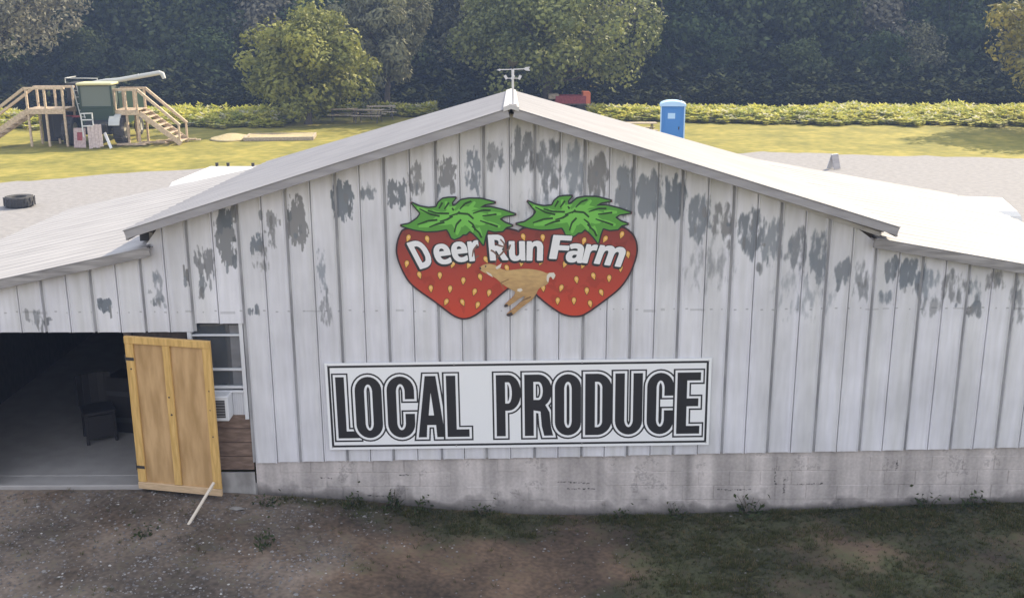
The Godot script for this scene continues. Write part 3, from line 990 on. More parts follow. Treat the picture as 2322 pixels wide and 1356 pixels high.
func siding_top(x: float) -> float:
	if absf(x) < 4.40:
		return roof_y(absf(x), 0.0) - 0.075 - 0.10 * smoothstep(2.5, 4.4, x)
	return lean_y(x) - 0.07

func roof_sheet(z0: float, z1: float, x0: float, x1: float, f: Callable, tall: float) -> Build:
	# one ribbed steel sheet lying from x0 (high end) to x1, three ribs along the slope
	var b := Build.new()
	var prof := [Vector2(0, 0)]
	for k in 3:
		var mid := (k + 0.5) / 3.0
		var w := (z0 - z1)
		for q in [[-0.045, 0.0], [-0.02, tall], [0.02, tall], [0.045, 0.0]]:
			prof.append(Vector2(mid + q[0] / w, q[1]))
	prof.append(Vector2(1, 0))
	var out := Vector3.UP
	for i in prof.size() - 1:
		var p: Vector2 = prof[i]
		var q: Vector2 = prof[i + 1]
		var za := lerpf(z0, z1, p.x)
		var zb := lerpf(z0, z1, q.x)
		var up := 0.004
		b.flat([Vector3(x0, f.call(x0, za) + p.y + up, za), Vector3(x1, f.call(x1, za) + p.y + up, za), Vector3(x1, f.call(x1, zb) + q.y + up, zb), Vector3(x0, f.call(x0, zb) + q.y + up, zb)], out)
		b.flat([Vector3(x1, f.call(x1, za) + p.y + up, za), Vector3(x1, f.call(x1, zb) + q.y + up, zb), Vector3(x1, f.call(x1, zb) - 0.006, zb), Vector3(x1, f.call(x1, za) - 0.006, za)], Vector3(signf(x1), 0, 0))
	b.flat([Vector3(x0, f.call(x0, z0) - 0.006, z0), Vector3(x1, f.call(x1, z0) - 0.006, z0), Vector3(x1, f.call(x1, z1) - 0.006, z1), Vector3(x0, f.call(x0, z1) - 0.006, z1)], Vector3.DOWN)
	for z in [z0, z1]:
		b.flat([Vector3(x0, f.call(x0, z) - 0.006, z), Vector3(x1, f.call(x1, z) - 0.006, z), Vector3(x1, f.call(x1, z) + 0.004, z), Vector3(x0, f.call(x0, z) + 0.004, z)], Vector3(0, 0, z0 - z1 if z == z0 else z1 - z0))
	return b

func siding(x0: float, x1: float, y0: float, top0: float, top1: float, z: float) -> Build:
	# one sheet-metal siding strip with folded-up edges, cut aslant at the top
	var b := Build.new()
	var w := x1 - x0
	var prof := [[0.0, 0.0], [0.004, 0.012], [0.016, 0.014], [0.024, 0.004], [0.05, 0.0], [w * 0.5, 0.0015], [w - 0.05, 0.0], [w - 0.024, 0.004], [w - 0.016, 0.014], [w - 0.004, 0.012], [w, 0.0]]
	for i in prof.size() - 1:
		var a: float = prof[i][0]
		var c: float = prof[i + 1][0]
		var ya := lerpf(top0, top1, a / w)
		var yc := lerpf(top0, top1, c / w)
		var u := func(x: float, y: float) -> Vector2: return Vector2((x0 + x + WX) / (2.0 * WX), (WY1 - y) / (WY1 - WY0))
		b.flat([Vector3(x0 + a, y0, z + prof[i][1]), Vector3(x0 + c, y0, z + prof[i + 1][1]), Vector3(x0 + c, yc, z + prof[i + 1][1]), Vector3(x0 + a, ya, z + prof[i][1])], Vector3(0, 0, 1), [u.call(a, y0), u.call(c, y0), u.call(c, yc), u.call(a, ya)])
	b.flat([Vector3(x0, y0, z - 0.012), Vector3(x1, y0, z - 0.012), Vector3(x1, y0, z), Vector3(x0, y0, z)], Vector3.DOWN)
	b.flat([Vector3(x0, y0, z - 0.012), Vector3(x0, top0, z - 0.012), Vector3(x0, top0, z), Vector3(x0, y0, z)], Vector3.LEFT)
	b.flat([Vector3(x1, y0, z - 0.012), Vector3(x1, top1, z - 0.012), Vector3(x1, top1, z), Vector3(x1, y0, z)], Vector3.RIGHT)
	return b

func wall_piece(pts: Array, z0: float, z1: float) -> Build:
	var b := Build.new()
	b.prism(PackedVector2Array(pts), z0, z1)
	return b

func make_stand() -> void:
	var s := thing("farm_stand", "white metal sided farm stand with peeling gable front and a lean-to on each side", "building")
	# floor and foundation
	var b := Build.new()
	b.box(Vector3(-6.2, 0.145, -3.85), Vector3(3.92, 0.49, 7.06), Basis.IDENTITY, 0.01)
	b.box(Vector3(-6.49, 0.15, -0.16), Vector3(3.40, 0.48, 0.30), Basis.IDENTITY, 0.012)
	put("floor_slab", b, M.slab, s)
	b = Build.new()
	b.prism(PackedVector2Array([Vector2(-3.31, -0.4), Vector2(8.19, -0.4), Vector2(8.19, 0.92), Vector2(-3.31, 0.725)]), -0.29, -0.030, Transform3D.IDENTITY, Rect2(-3.4, -0.4, 11.65, 1.4))
	var found := put("foundation_wall", b, M.foundation, s)
	b = Build.new()
	b.box(Vector3(-4.035, 0.0, -0.165), Vector3(1.44, 0.8, 0.25))
	put("foundation_wall", b, M.concrete, s)
	# the concrete blocks that show through the worn plaster
	var br := RandomNumberGenerator.new()
	br.seed = 15
	for row in 4:
		var x := -3.2 + (0.2 if row % 2 else 0.0)
		while x < 8.0:
			var shown := (absf(x + 1.9) < 0.9 and row < 3) or (x > 1.2 and x < 4.4 and row < 3 and br.randf() < 0.8) or (absf(x - 5.6) < 0.9 and row < 3) or br.randf() < 0.2
			var y := 0.645 - row * 0.2
			if shown and y - 0.1 > base_line(x) - 0.15:
				var k := Build.new()
				k.box(Vector3(x, y, -0.028), Vector3(0.388, 0.188, 0.006 + br.randf() * 0.005), Basis.IDENTITY, 0.003)
				for i in k.v.size():
					k.t[i] = Vector2((k.v[i].x + 3.4) / 11.65, (1.0 - k.v[i].y) / 1.4)
				put("block", k, M.foundation, found)
			x += 0.4
	# framing behind the siding, with the doorway and the window left open
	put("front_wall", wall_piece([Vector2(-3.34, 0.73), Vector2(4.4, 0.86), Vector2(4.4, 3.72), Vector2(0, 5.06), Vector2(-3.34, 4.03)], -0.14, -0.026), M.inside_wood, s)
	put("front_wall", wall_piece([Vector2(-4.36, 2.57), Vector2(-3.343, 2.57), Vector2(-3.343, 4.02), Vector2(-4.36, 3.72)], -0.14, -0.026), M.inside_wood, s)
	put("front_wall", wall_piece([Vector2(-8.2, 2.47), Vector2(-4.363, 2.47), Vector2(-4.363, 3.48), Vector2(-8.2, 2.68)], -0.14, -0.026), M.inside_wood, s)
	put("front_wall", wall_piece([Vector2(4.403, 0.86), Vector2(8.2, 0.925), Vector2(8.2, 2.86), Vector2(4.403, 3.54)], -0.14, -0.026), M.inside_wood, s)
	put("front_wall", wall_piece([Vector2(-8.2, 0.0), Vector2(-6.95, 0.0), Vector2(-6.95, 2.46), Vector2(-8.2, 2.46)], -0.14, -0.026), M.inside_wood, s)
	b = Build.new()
	b.box(Vector3(-4.79, 1.43, -0.075), Vector3(0.09, 2.08, 0.13), Basis.IDENTITY, 0.004)
	put("door_jamb", b, M.inside_wood, s)
	# siding strips: two to each 0.6 m sheet, the joint between sheets wider than the one inside
	var seams := [-8.2, -7.6, -6.97, -6.38, -5.775, -5.16, -4.535, -3.94, -3.31, -2.72, -2.116, -1.525, -0.905, -0.33, 0.281, 0.878, 1.465, 2.052, 2.675, 3.257, 3.852, 4.436, 5.02, 5.597, 6.18, 6.77, 7.36, 7.95, 8.2]
	for i in seams.size() - 1:
		var a: float = seams[i]
		var c: float = seams[i + 1]
		var m := (a + c) / 2.0
		for q in [[a + 0.0145, m - 0.0045], [m + 0.0045, c - 0.0145]]:
			if q[1] - q[0] < 0.12:
				continue
			var y0: float = 0.70 + 0.017 * (q[0] + 3.3) if q[0] > -3.32 else 2.455
			if q[0] > -4.0 and q[0] < -3.32:
				y0 = 2.555 + 0.012 * sin(q[0] * 19.0)
			if q[0] < -6.95:
				y0 = 0.42
			y0 += br.randf_range(-0.006, 0.006)
			put("siding_panel", siding(q[0], q[1], y0, siding_top(q[0]), siding_top(q[1]), 0.0), M.paint, s)
		if i > 0:
			b = Build.new()
			var lo := 0.70 + 0.017 * (a + 3.3) if a > -3.32 else 2.46
			b.box(Vector3(a, (lo + siding_top(a)) / 2.0 - 0.01, -0.012), Vector3(0.05, siding_top(a) - lo - 0.03, 0.012))
			put("seam_strip", b, M.seam, s)
		b = Build.new()
		var lo2 := 0.71 + 0.017 * (m + 3.3) if m > -3.32 else (2.57 if m > -4.0 else 2.46)
		b.box(Vector3(m, (lo2 + siding_top(m)) / 2.0 - 0.01, -0.0135), Vector3(0.04, siding_top(m) - lo2 - 0.03, 0.012))
		put("seam_strip", b, M.seam, s)
	# outer side walls, back wall, clerestory walls
	for x in [-8.15, 8.15]:
		var top := lean_y(x) - 0.07
		b = Build.new()
		b.box(Vector3(x, top / 2.0 - 0.1, -3.79), Vector3(0.1, top + 0.2, 7.28))
		put("side_wall", b, M.inside_wood, s)
		for k in 12:
			b = Build.new()
			b.box(Vector3(x + signf(x) * 0.056, top / 2.0 + 0.15, -0.44 - k * 0.6), Vector3(0.012, top - 0.3, 0.585), Basis.IDENTITY, 0.005)
			put("siding_panel", b, M.side_paint, s)
	put("back_wall", wall_piece([Vector2(-8.1, 0.0), Vector2(8.1, 0.0), Vector2(8.1, lean_y(8.1) - 0.03), Vector2(4.4, lean_y(4.4) - 0.04), Vector2(4.4, 3.58), Vector2(0, 4.80), Vector2(-4.4, 3.58), Vector2(-4.4, lean_y(-4.4) - 0.04), Vector2(-8.1, lean_y(-8.1) - 0.03)], -7.36, -7.28), M.side_paint, s)
	for x in [-4.37, 4.37]:
		var ly := lean_y(x)
		b = Build.new()
		b.flat([Vector3(x, ly - 0.3, -0.145), Vector3(x, roof_y(4.37, -0.145) - 0.06, -0.145), Vector3(x, roof_y(4.37, -7.2) - 0.05, -7.2), Vector3(x, ly - 0.3, -7.2)], Vector3(signf(x), 0, 0))
		b.flat([Vector3(x * 0.99, ly - 0.3, -0.145), Vector3(x * 0.99, roof_y(4.37, -0.145) - 0.06, -0.145), Vector3(x * 0.99, roof_y(4.37, -7.2) - 0.05, -7.2), Vector3(x * 0.99, ly - 0.3, -7.2)], Vector3(-signf(x), 0, 0))
		put("clerestory_wall", b, M.inside, s)
		b = Build.new()
		b.box(Vector3(x + signf(x) * 0.12, roof_y(4.5, -0.16) - 0.08, -0.16), Vector3(0.2, 0.05, 0.1), Basis.IDENTITY, 0.004)
		b.box(Vector3(x + signf(x) * 0.02, ly + 0.06, -0.10), Vector3(0.05, 0.16, 0.09), Basis.IDENTITY, 0.004)
		put("eave_blocking", b, M.grey_wood, s)
		b = Build.new()
		var rise := roof_y(4.62, -0.3) - 0.04 - ly
		b.box(Vector3(x + signf(x) * 0.10, ly + rise / 2.0 - 0.01, -0.30), Vector3(0.26, rise, 0.1))
		put("eave_gap", b, M.dark, s)
	# the wall between the main room and the left bay, and dark posts inside
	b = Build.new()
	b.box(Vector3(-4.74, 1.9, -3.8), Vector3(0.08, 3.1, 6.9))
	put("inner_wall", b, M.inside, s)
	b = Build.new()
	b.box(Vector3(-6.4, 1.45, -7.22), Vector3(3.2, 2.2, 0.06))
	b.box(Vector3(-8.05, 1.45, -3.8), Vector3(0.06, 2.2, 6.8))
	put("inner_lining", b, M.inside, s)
	for z in [-2.4, -4.8]:
		b = Build.new()
		b.bar(Vector3(-8.0, lean_y(-8.0) - 0.16, z), Vector3(-4.8, lean_y(-4.8) - 0.16, z), 0.05, 0.15)
		put("rafter", b, M.inside_wood, s)
	# roofs: ribbed sheets
	var main := func(x: float, z: float) -> float: return roof_y(absf(x), z)
	var lean := func(x: float, _z: float) -> float: return lean_y(x)
	for side in [-1.0, 1.0]:
		for k in 8:
			put("roof_sheet", roof_sheet(0.3 - k * 0.9625, 0.3 - (k + 1) * 0.9625 + 0.002, 0.02 * side, 4.60 * side, main, 0.011), M.roof, s)
			put("roof_sheet", roof_sheet(0.15 - k * 0.945, 0.15 - (k + 1) * 0.945 + 0.002, 4.385 * side, 8.42 * side, lean, 0.008 if side < 0.0 else 0.014), M.roof_lean, s)
		# boards under the roof edges
		b = Build.new()
		b.bar(Vector3(0.03 * side, roof_y(0.03, 0.27) - 0.058, 0.272), Vector3(4.58 * side, roof_y(4.58, 0.27) - 0.058, 0.272), 0.036, 0.10, Vector3.UP, 0.004)
		put("rake_board", b, M.trim, s)
		b = Build.new()
		b.bar(Vector3(0.02 * side, roof_y(0.02, 0.13) - 0.034, 0.134), Vector3(4.58 * side, roof_y(4.58, 0.13) - 0.034, 0.134), 0.235, 0.020, Vector3.UP)
		put("soffit_board", b, M.grey_wood, s)
		b = Build.new()
		b.bar(Vector3(4.36 * side, lean_y(4.36 * side) - 0.066, 0.128), Vector3(8.40 * side, lean_y(8.40 * side) - 0.066, 0.128), 0.036, 0.115, Vector3.UP, 0.004)
		put("eave_board", b, M.grey_wood, s)
		b = Build.new()
		b.bar(Vector3(4.36 * side, lean_y(4.36 * side) - 0.030, 0.05), Vector3(8.40 * side, lean_y(8.40 * side) - 0.030, 0.05), 0.115, 0.016, Vector3.UP)
		put("soffit_board", b, M.grey_wood, s)
		b = Build.new()
		b.box(Vector3(4.575 * side, roof_y(4.575, -3.5) - 0.065, -3.55), Vector3(0.03, 0.10, 7.6), Basis(Vector3.RIGHT, -0.0215), 0.004)
		put("eave_board", b, M.trim, s)
	# a loose trim board sagging below the right rake
	b = Build.new()
	b.bar(Vector3(2.7, roof_y(2.7, 0.05) - 0.10, 0.05), Vector3(4.45, siding_top(4.39) - 0.015, 0.045), 0.028, 0.05, Vector3.UP, 0.003)
	put("loose_trim_board", b, M.trim_white, s, "weathered trim board sagging away below the right roof edge")
	b = Build.new()
	b.flat([Vector3(2.7, roof_y(2.7, 0.25) - 0.075, 0.25), Vector3(4.55, roof_y(4.55, 0.25) - 0.075, 0.25), Vector3(4.42, siding_top(4.39) + 0.02, 0.035), Vector3(2.7, siding_top(2.7) + 0.02, 0.035)], Vector3(0, -1, 1))
	b.flat([Vector3(2.7, roof_y(2.7, 0.25) - 0.063, 0.25), Vector3(4.55, roof_y(4.55, 0.25) - 0.063, 0.25), Vector3(4.42, siding_top(4.39) + 0.032, 0.030), Vector3(2.7, siding_top(2.7) + 0.032, 0.030)], Vector3(0, 1, -1))
	put("soffit_panel", b, M.grey_wood, s)
	# ridge cap
	b = Build.new()
	for side in [-1.0, 1.0]:
		b.flat([Vector3(0, roof_y(0, 0.31) + 0.034, 0.31), Vector3(0.09 * side, roof_y(0.09, 0.31) + 0.030, 0.31), Vector3(0.09 * side, roof_y(0.09, -7.41) + 0.030, -7.41), Vector3(0, roof_y(0, -7.41) + 0.034, -7.41)], Vector3.UP)
		b.flat([Vector3(0, roof_y(0, 0.31) + 0.034, 0.31), Vector3(0.09 * side, roof_y(0.09, 0.31) + 0.030, 0.31), Vector3(0.09 * side, roof_y(0.09, 0.31) - 0.02, 0.31), Vector3(0, roof_y(0, 0.31) - 0.02, 0.31)], Vector3.BACK)
	put("ridge_cap", b, M.roof_white, s)
	make_window(s)
	make_door(s)

func make_window(s: Node3D) -> void:
	# the window beside the doorway, its lower part boarded round an air conditioner
	var b := Build.new()
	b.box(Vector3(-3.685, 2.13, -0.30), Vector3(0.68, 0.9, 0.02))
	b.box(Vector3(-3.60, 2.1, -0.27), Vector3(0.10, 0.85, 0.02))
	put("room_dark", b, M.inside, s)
	b = Build.new()
	b.box(Vector3(-3.372, 2.02, -0.045), Vector3(0.05, 1.46, 0.07), Basis.IDENTITY, 0.004)
	b.box(Vector3(-4.02, 2.02, -0.045), Vector3(0.05, 1.46, 0.07), Basis.IDENTITY, 0.004)
	var w := put("window", b, M.white, s, "white framed window behind the open plywood door")
	b = Build.new()
	for r in [[2.40, 0.022], [1.95, 0.028], [1.715, 0.032]]:
		b = Build.new()
		b.box(Vector3(-3.696, r[0], -0.05), Vector3(0.60, r[1], 0.04), Basis.IDENTITY, 0.003)
		put("glazing_bar", b, M.white, w)
	for r in [[2.475, 0.13], [2.175, 0.42], [1.835, 0.20]]:
		b = Build.new()
		b.box(Vector3(-3.696, r[0], -0.058), Vector3(0.60, r[1], 0.005))
		put("pane", b, M.pane, w)
	b = Build.new()
	b.box(Vector3(-3.47, 2.12, -0.10), Vector3(0.13, 0.78, 0.01))
	put("curtain", b, M.trim, w)
	b = Build.new()
	b.box(Vector3(-3.696, 1.66, -0.042), Vector3(0.60, 0.03, 0.05), Basis.IDENTITY, 0.004)
	put("sill", b, M.white, w)
	b = Build.new()
	b.box(Vector3(-3.46, 1.49, -0.055), Vector3(0.17, 0.30, 0.02))
	put("filler_panel", b, M.white, w)
	for k in 7:
		b = Build.new()
		b.box(Vector3(-3.49 + 0.024 * k - 0.03, 1.49, -0.042), Vector3(0.010, 0.28, 0.008))
		put("pleat", b, M.white_metal, w)
	# boards below
	for k in 4:
		b = Build.new()
		b.box(Vector3(-4.04, 1.25 - k * 0.19, -0.052), Vector3(1.41, 0.182, 0.03), Basis.IDENTITY, 0.004)
		put("sheathing_board", b, M.brown_board, s)
	b = Build.new()
	b.box(Vector3(-4.4, 1.9, -0.075), Vector3(0.66, 1.1, 0.06))
	put("door_side_wall", b, M.inside_wood, s)
	b = Build.new()
	b.box(Vector3(-4.04, 0.36, -0.028), Vector3(1.42, 0.40, 0.02))
	put("plinth", b, M.concrete, s)
	# the air conditioner sits in the window: a thing of its own
	var t := thing("air_conditioner", "white window air conditioner with dark grille, half hidden behind the plywood door", "air conditioner", Vector3(-3.70, 1.33, 0.0))
	b = Build.new()
	b.box(Vector3(0, 0.17, 0.02), Vector3(0.30, 0.33, 0.30), Basis.IDENTITY, 0.012)
	put("case", b, M.white, t)
	b = Build.new()
	b.box(Vector3(0, 0.17, 0.171), Vector3(0.22, 0.23, 0.006))
	put("grille", b, M.grille, t)
	for k in 6:
		b = Build.new()
		b.box(Vector3(0, 0.08 + k * 0.036, 0.176), Vector3(0.22, 0.006, 0.006))
		put("fin", b, M.trim, t)

func make_door(s: Node3D) -> void:
	# plywood door leaf swung out on its left edge
	var d := Node3D.new()
	d.name = "door"
	s.add_child(d)
	tag(d, "tan plywood door with yellow pine frame, swung open")
	d.position = Vector3(-4.795, 0.385, 0.035)
	d.rotation.y = -atan2(0.245, 1.125)
	var w := 1.15
	var h := 2.045
	var b := Build.new()
	b.box(Vector3(w / 2.0, h / 2.0, 0.0), Vector3(w - 0.01, h - 0.01, 0.018))
	put("plywood_sheet", b, M.plywood, d)
	for x in [0.055, w * 0.485, w - 0.05]:
		b = Build.new()
		b.box(Vector3(x, h / 2.0 + 0.0, 0.024), Vector3(0.098 if x > 0.1 and x < 1.0 else 0.112, h - 0.19, 0.030), Basis.IDENTITY, 0.005)
		put("stile", b, M.pine, d)
	for y in [0.045, h - 0.05]:
		b = Build.new()
		b.box(Vector3(w / 2.0, y, 0.026), Vector3(w + 0.01, 0.092, 0.034), Basis.IDENTITY, 0.005)
		put("rail", b, M.pine_pale if y < 1.0 else M.pine, d)
	for y in [0.3, 1.75]:
		b = Build.new()
		b.tube([Vector3(-0.012, y - 0.05, 0.02), Vector3(-0.012, y + 0.05, 0.02)], [0.012, 0.012], 8)
		b.box(Vector3(0.05, y, 0.041), Vector3(0.12, 0.04, 0.003))
		put("hinge", b, M.dark, d)
	for q in [[0.545, 1.28, 0.012], [0.56, 1.05, 0.014], [1.095, 1.4, 0.009], [1.1, 0.8, 0.01], [0.06, 1.62, 0.012], [1.09, 1.15, 0.008]]:
		b = Build.new()
		b.lathe([Vector2(0.0, 0.004), Vector2(q[2], 0.002), Vector2(q[2], 0.0)], Vector3(q[0], q[1], 0.039), Basis(Vector3.RIGHT, PI / 2), 8)
		put("knot", b, M.dark, d)

# ---------------------------------------------------------------- signs
func make_signs() -> void:
	var t := thing("banner_sign", "long white rectangular sign with black outlined capitals, below the strawberry sign", "sign", Vector3(0.077, 1.493, 0.030))
	t.rotation.z = 0.0099
	var board := mat(Color.WHITE, 0.45)
	board.albedo_texture = produce_print()
	var b := Build.new()
	b.prism(PackedVector2Array([Vector2(-2.418, -0.58), Vector2(2.418, -0.58), Vector2(2.418, 0.58), Vector2(-2.418, 0.58)]), -0.006, 0.006, Transform3D.IDENTITY, Rect2(-2.418, -0.58, 4.836, 1.16))
	put("panel", b, board, t)
	for x in [-2.38, -0.8, 0.8, 2.38]:
		for y in [-0.545, 0.545]:
			b = Build.new()
			b.lathe([Vector2(0.0, 0.005), Vector2(0.009, 0.003), Vector2(0.011, 0.0)], Vector3(x, y, 0.0065), Basis(Vector3.RIGHT, PI / 2), 8)
			put("screw", b, M.trim, t)
	# the cut-out strawberries, painted: board shapes laid over each other
	var o := thing("strawberry_sign", "cut-out sign of two red strawberries with green tops, lettering and a running deer", "sign", Vector3(0.062, 2.6, 0.02))
	var print := mat(Color.WHITE, 0.5)
	print.albedo_texture = berry_print()
	var to_wall := func(ring: PackedVector2Array) -> PackedVector2Array:
		var q := PackedVector2Array()
		for p in ring:
			q.append(Vector2(-1.408 - 0.062 + (p.x / ART + 120.0 - 140.0) * 0.001427, 0.015 + (1130.0 - (p.y / ART + 80.0)) * 0.001484))
		return q
	var x0 := -1.47 + (120.0 - 140.0) * 0.001427
	var y1 := 0.015 + (1130.0 - 80.0) * 0.001484
	var all := Rect2(x0, y1 - 1032.0 / ART * 0.001484, 2016.0 / ART * 0.001427, 1032.0 / ART * 0.001484)
	var z := 0.0
	for part in [["berry", berry_left, 0.0, 0.0], ["berry", berry_right, 0.0, 0.0], ["leaf_crown", crown_line, 0.0, 0.0], ["leaf_crown", crown_line, 975.0, -10.0], ["running_deer", deer_line, 0.0, 0.0]]:
		var ring: PackedVector2Array
		if part[0] == "leaf_crown":
			ring = sharp_ring(art(part[1], part[2], part[3]), crown_tips)
			var best := PackedVector2Array()
			for q in Geometry2D.offset_polygon(ring, 11.0, Geometry2D.JOIN_MITER):
				if q.size() > best.size():
					best = q
			ring = best
		elif part[0] == "berry":
			ring = smooth_ring(art(part[1]))
			ring = Geometry2D.offset_polygon(ring, 5.0)[0]
		else:
			ring = smooth_ring(art(part[1]))
		b = Build.new()
		b.prism(to_wall.call(ring), 0.0, 0.010 + z, Transform3D.IDENTITY, all)
		put(part[0], b, print, o)
		z += 0.0022

# ---------------------------------------------------------------- things about the stand
func make_yard_things() -> void:
	# weather vane at the front of the ridge
	var t := thing("weather_vane", "small white arrow weather vane on the front of the roof ridge", "weather vane", Vector3(0.02, 5.235, 0.22))
	var b := Build.new()
	b.tube([Vector3(0, -0.02, 0), Vector3(0, 0.25, 0), Vector3(0, 0.40, 0)], [0.016, 0.013, 0.017], 8)
	put("pole", b, M.white_metal, t)
	b = Build.new()
	b.box(Vector3(0, -0.005, 0), Vector3(0.09, 0.03, 0.10), Basis.IDENTITY, 0.004)
	put("bracket", b, M.trim, t)
	b = Build.new()
	b.tube([Vector3(-0.15, 0.395, 0), Vector3(0.17, 0.405, 0)], [0.005, 0.005], 6)
	b.prism(PackedVector2Array([Vector2(-0.185, 0.394), Vector2(-0.15, 0.408), Vector2(-0.125, 0.396), Vector2(-0.15, 0.382)]), -0.004, 0.004)
	b.prism(PackedVector2Array([Vector2(0.12, 0.404), Vector2(0.15, 0.425), Vector2(0.20, 0.428), Vector2(0.185, 0.406), Vector2(0.20, 0.382), Vector2(0.15, 0.386)]), -0.004, 0.004)
	put("arrow", b, M.white_metal, t)
	b = Build.new()
	for q in [[Vector3(-0.075, 0.30, 0), Vector3(0.075, 0.30, 0)], [Vector3(0, 0.30, -0.07), Vector3(0, 0.30, 0.07)]]:
		b.tube(q, [0.004, 0.004], 6)
	for q in [Vector3(-0.08, 0.312, 0), Vector3(0.08, 0.31, 0), Vector3(0, 0.31, -0.08), Vector3(0, 0.31, 0.08)]:
		b.box(q, Vector3(0.03, 0.05, 0.006), Basis(Vector3.BACK, 0.5 if q.x < 0 else -0.4), 0.001)
	put("compass_arm", b, M.white_metal, t)
	b = Build.new()
	b.prism(PackedVector2Array([Vector2(-0.06, 0.47), Vector2(-0.03, 0.44), Vector2(0.02, 0.44), Vector2(0.05, 0.455), Vector2(0.065, 0.50), Vector2(0.03, 0.485), Vector2(-0.01, 0.482), Vector2(-0.035, 0.51), Vector2(-0.055, 0.515), Vector2(-0.05, 0.49)]), -0.004, 0.004)
	b.tube([Vector3(0, 0.40, 0), Vector3(0, 0.45, 0)], [0.006, 0.006], 6)
	put("figure", b, M.grille, t)
	# the stick propping the door
	t = thing("prop_stick", "pale wooden stick leaning from the ground against the foot of the plywood door", "stick", Vector3(-3.91, ground_at(-3.91, 0.84), 0.84))
	b = Build.new()
	b.bar(Vector3(-0.035, -0.02, 0.10), Vector3(0.155, 0.29, -0.50), 0.034, 0.024, Vector3.UP, 0.003)
	put("stick", b, M.white_wood, t)
	# dark chair on the slab inside
	t = thing("dark_chair", "dark upright chair on the slab floor inside the shaded doorway", "chair", Vector3(-5.92, 0.39, -1.6), 0.5)
	b = Build.new()
	b.box(Vector3(0, 0.45, 0), Vector3(0.44, 0.05, 0.44), Basis.IDENTITY, 0.015)
	put("seat", b, M.dark_chair, t)
	b = Build.new()
	for k in 5:
		var an := lerpf(-0.5, 0.5, k / 4.0)
		b.box(Vector3(sin(an) * 0.40, 0.70, 0.04 - cos(an) * 0.26), Vector3(0.105, 0.46, 0.02), Basis(Vector3.UP, -an), 0.004)
	put("backrest", b, M.dark_chair, t)
	for x in [-0.19, 0.19]:
		for z in [-0.19, 0.19]:
			b = Build.new()
			b.bar(Vector3(x, 0, z), Vector3(x * 0.95, 0.43, z * 0.95), 0.04, 0.04, Vector3.FORWARD, 0.004)
			put("leg", b, M.dark_chair, t)
	b = Build.new()
	b.box(Vector3(0, 0.24, 0.17), Vector3(0.36, 0.34, 0.03), Basis.IDENTITY, 0.004)
	put("apron", b, M.dark_chair, t)
	t = thing("dark_crate", "dark crate on the slab beside the chair inside the doorway", "crate", Vector3(-5.62, 0.39, -2.0), -0.2)
	b = Build.new()
	b.box(Vector3(0, 0.42, 0), Vector3(0.42, 0.84, 0.4), Basis.IDENTITY, 0.008)
	put("body", b, M.dark_chair, t)
	for y in [0.2, 0.6]:
		b = Build.new()
		b.box(Vector3(0, y, 0.205), Vector3(0.42, 0.07, 0.012), Basis.IDENTITY, 0.003)
		put("slat", b, M.dark, t)
	# a loose stone by the door
	var st := Build.new()
	st.tint = Color(0.22, 0.21, 0.20)
	rock(st, 0.5, 5)
	var o := put("flat_stone", st, M.pebble)
	o.position = Vector3(-3.45, ground_at(-3.45, 0.48) + 0.01, 0.48)
	o.scale = Vector3(0.20, 0.07, 0.10)
	tag(o, "flat grey stone lying in the dirt right of the propped stick", "stone")
	make_cover()

func rock(b: Build, r: float, salt: int) -> void:
	var q := RandomNumberGenerator.new()
	q.seed = salt
	var pts := []
	for d in [Vector3(1, 0, 0), Vector3(0, 0, 1), Vector3(-1, 0, 0), Vector3(0, 0, -1)]:
		pts.append(d * r * q.randf_range(0.8, 1.2) + Vector3(0, q.randf_range(-0.1, 0.1), 0) * r)
	var ring2 := []
	for d in [Vector3(0.6, 0.7, 0.5), Vector3(-0.5, 0.75, 0.6), Vector3(-0.6, 0.7, -0.5), Vector3(0.5, 0.8, -0.6)]:
		ring2.append(d * r * q.randf_range(0.7, 1.0))
	for i in 4:
		var j := (i + 1) % 4
		b.flat([pts[i], pts[j], ring2[i]], pts[i] + pts[j])
		b.flat([pts[j], ring2[j], ring2[i]], pts[j] + ring2[i])
		b.flat([pts[i], pts[j], Vector3(0, -r * 0.7, 0)], Vector3.DOWN + pts[i])
	b.flat(ring2, Vector3.UP)

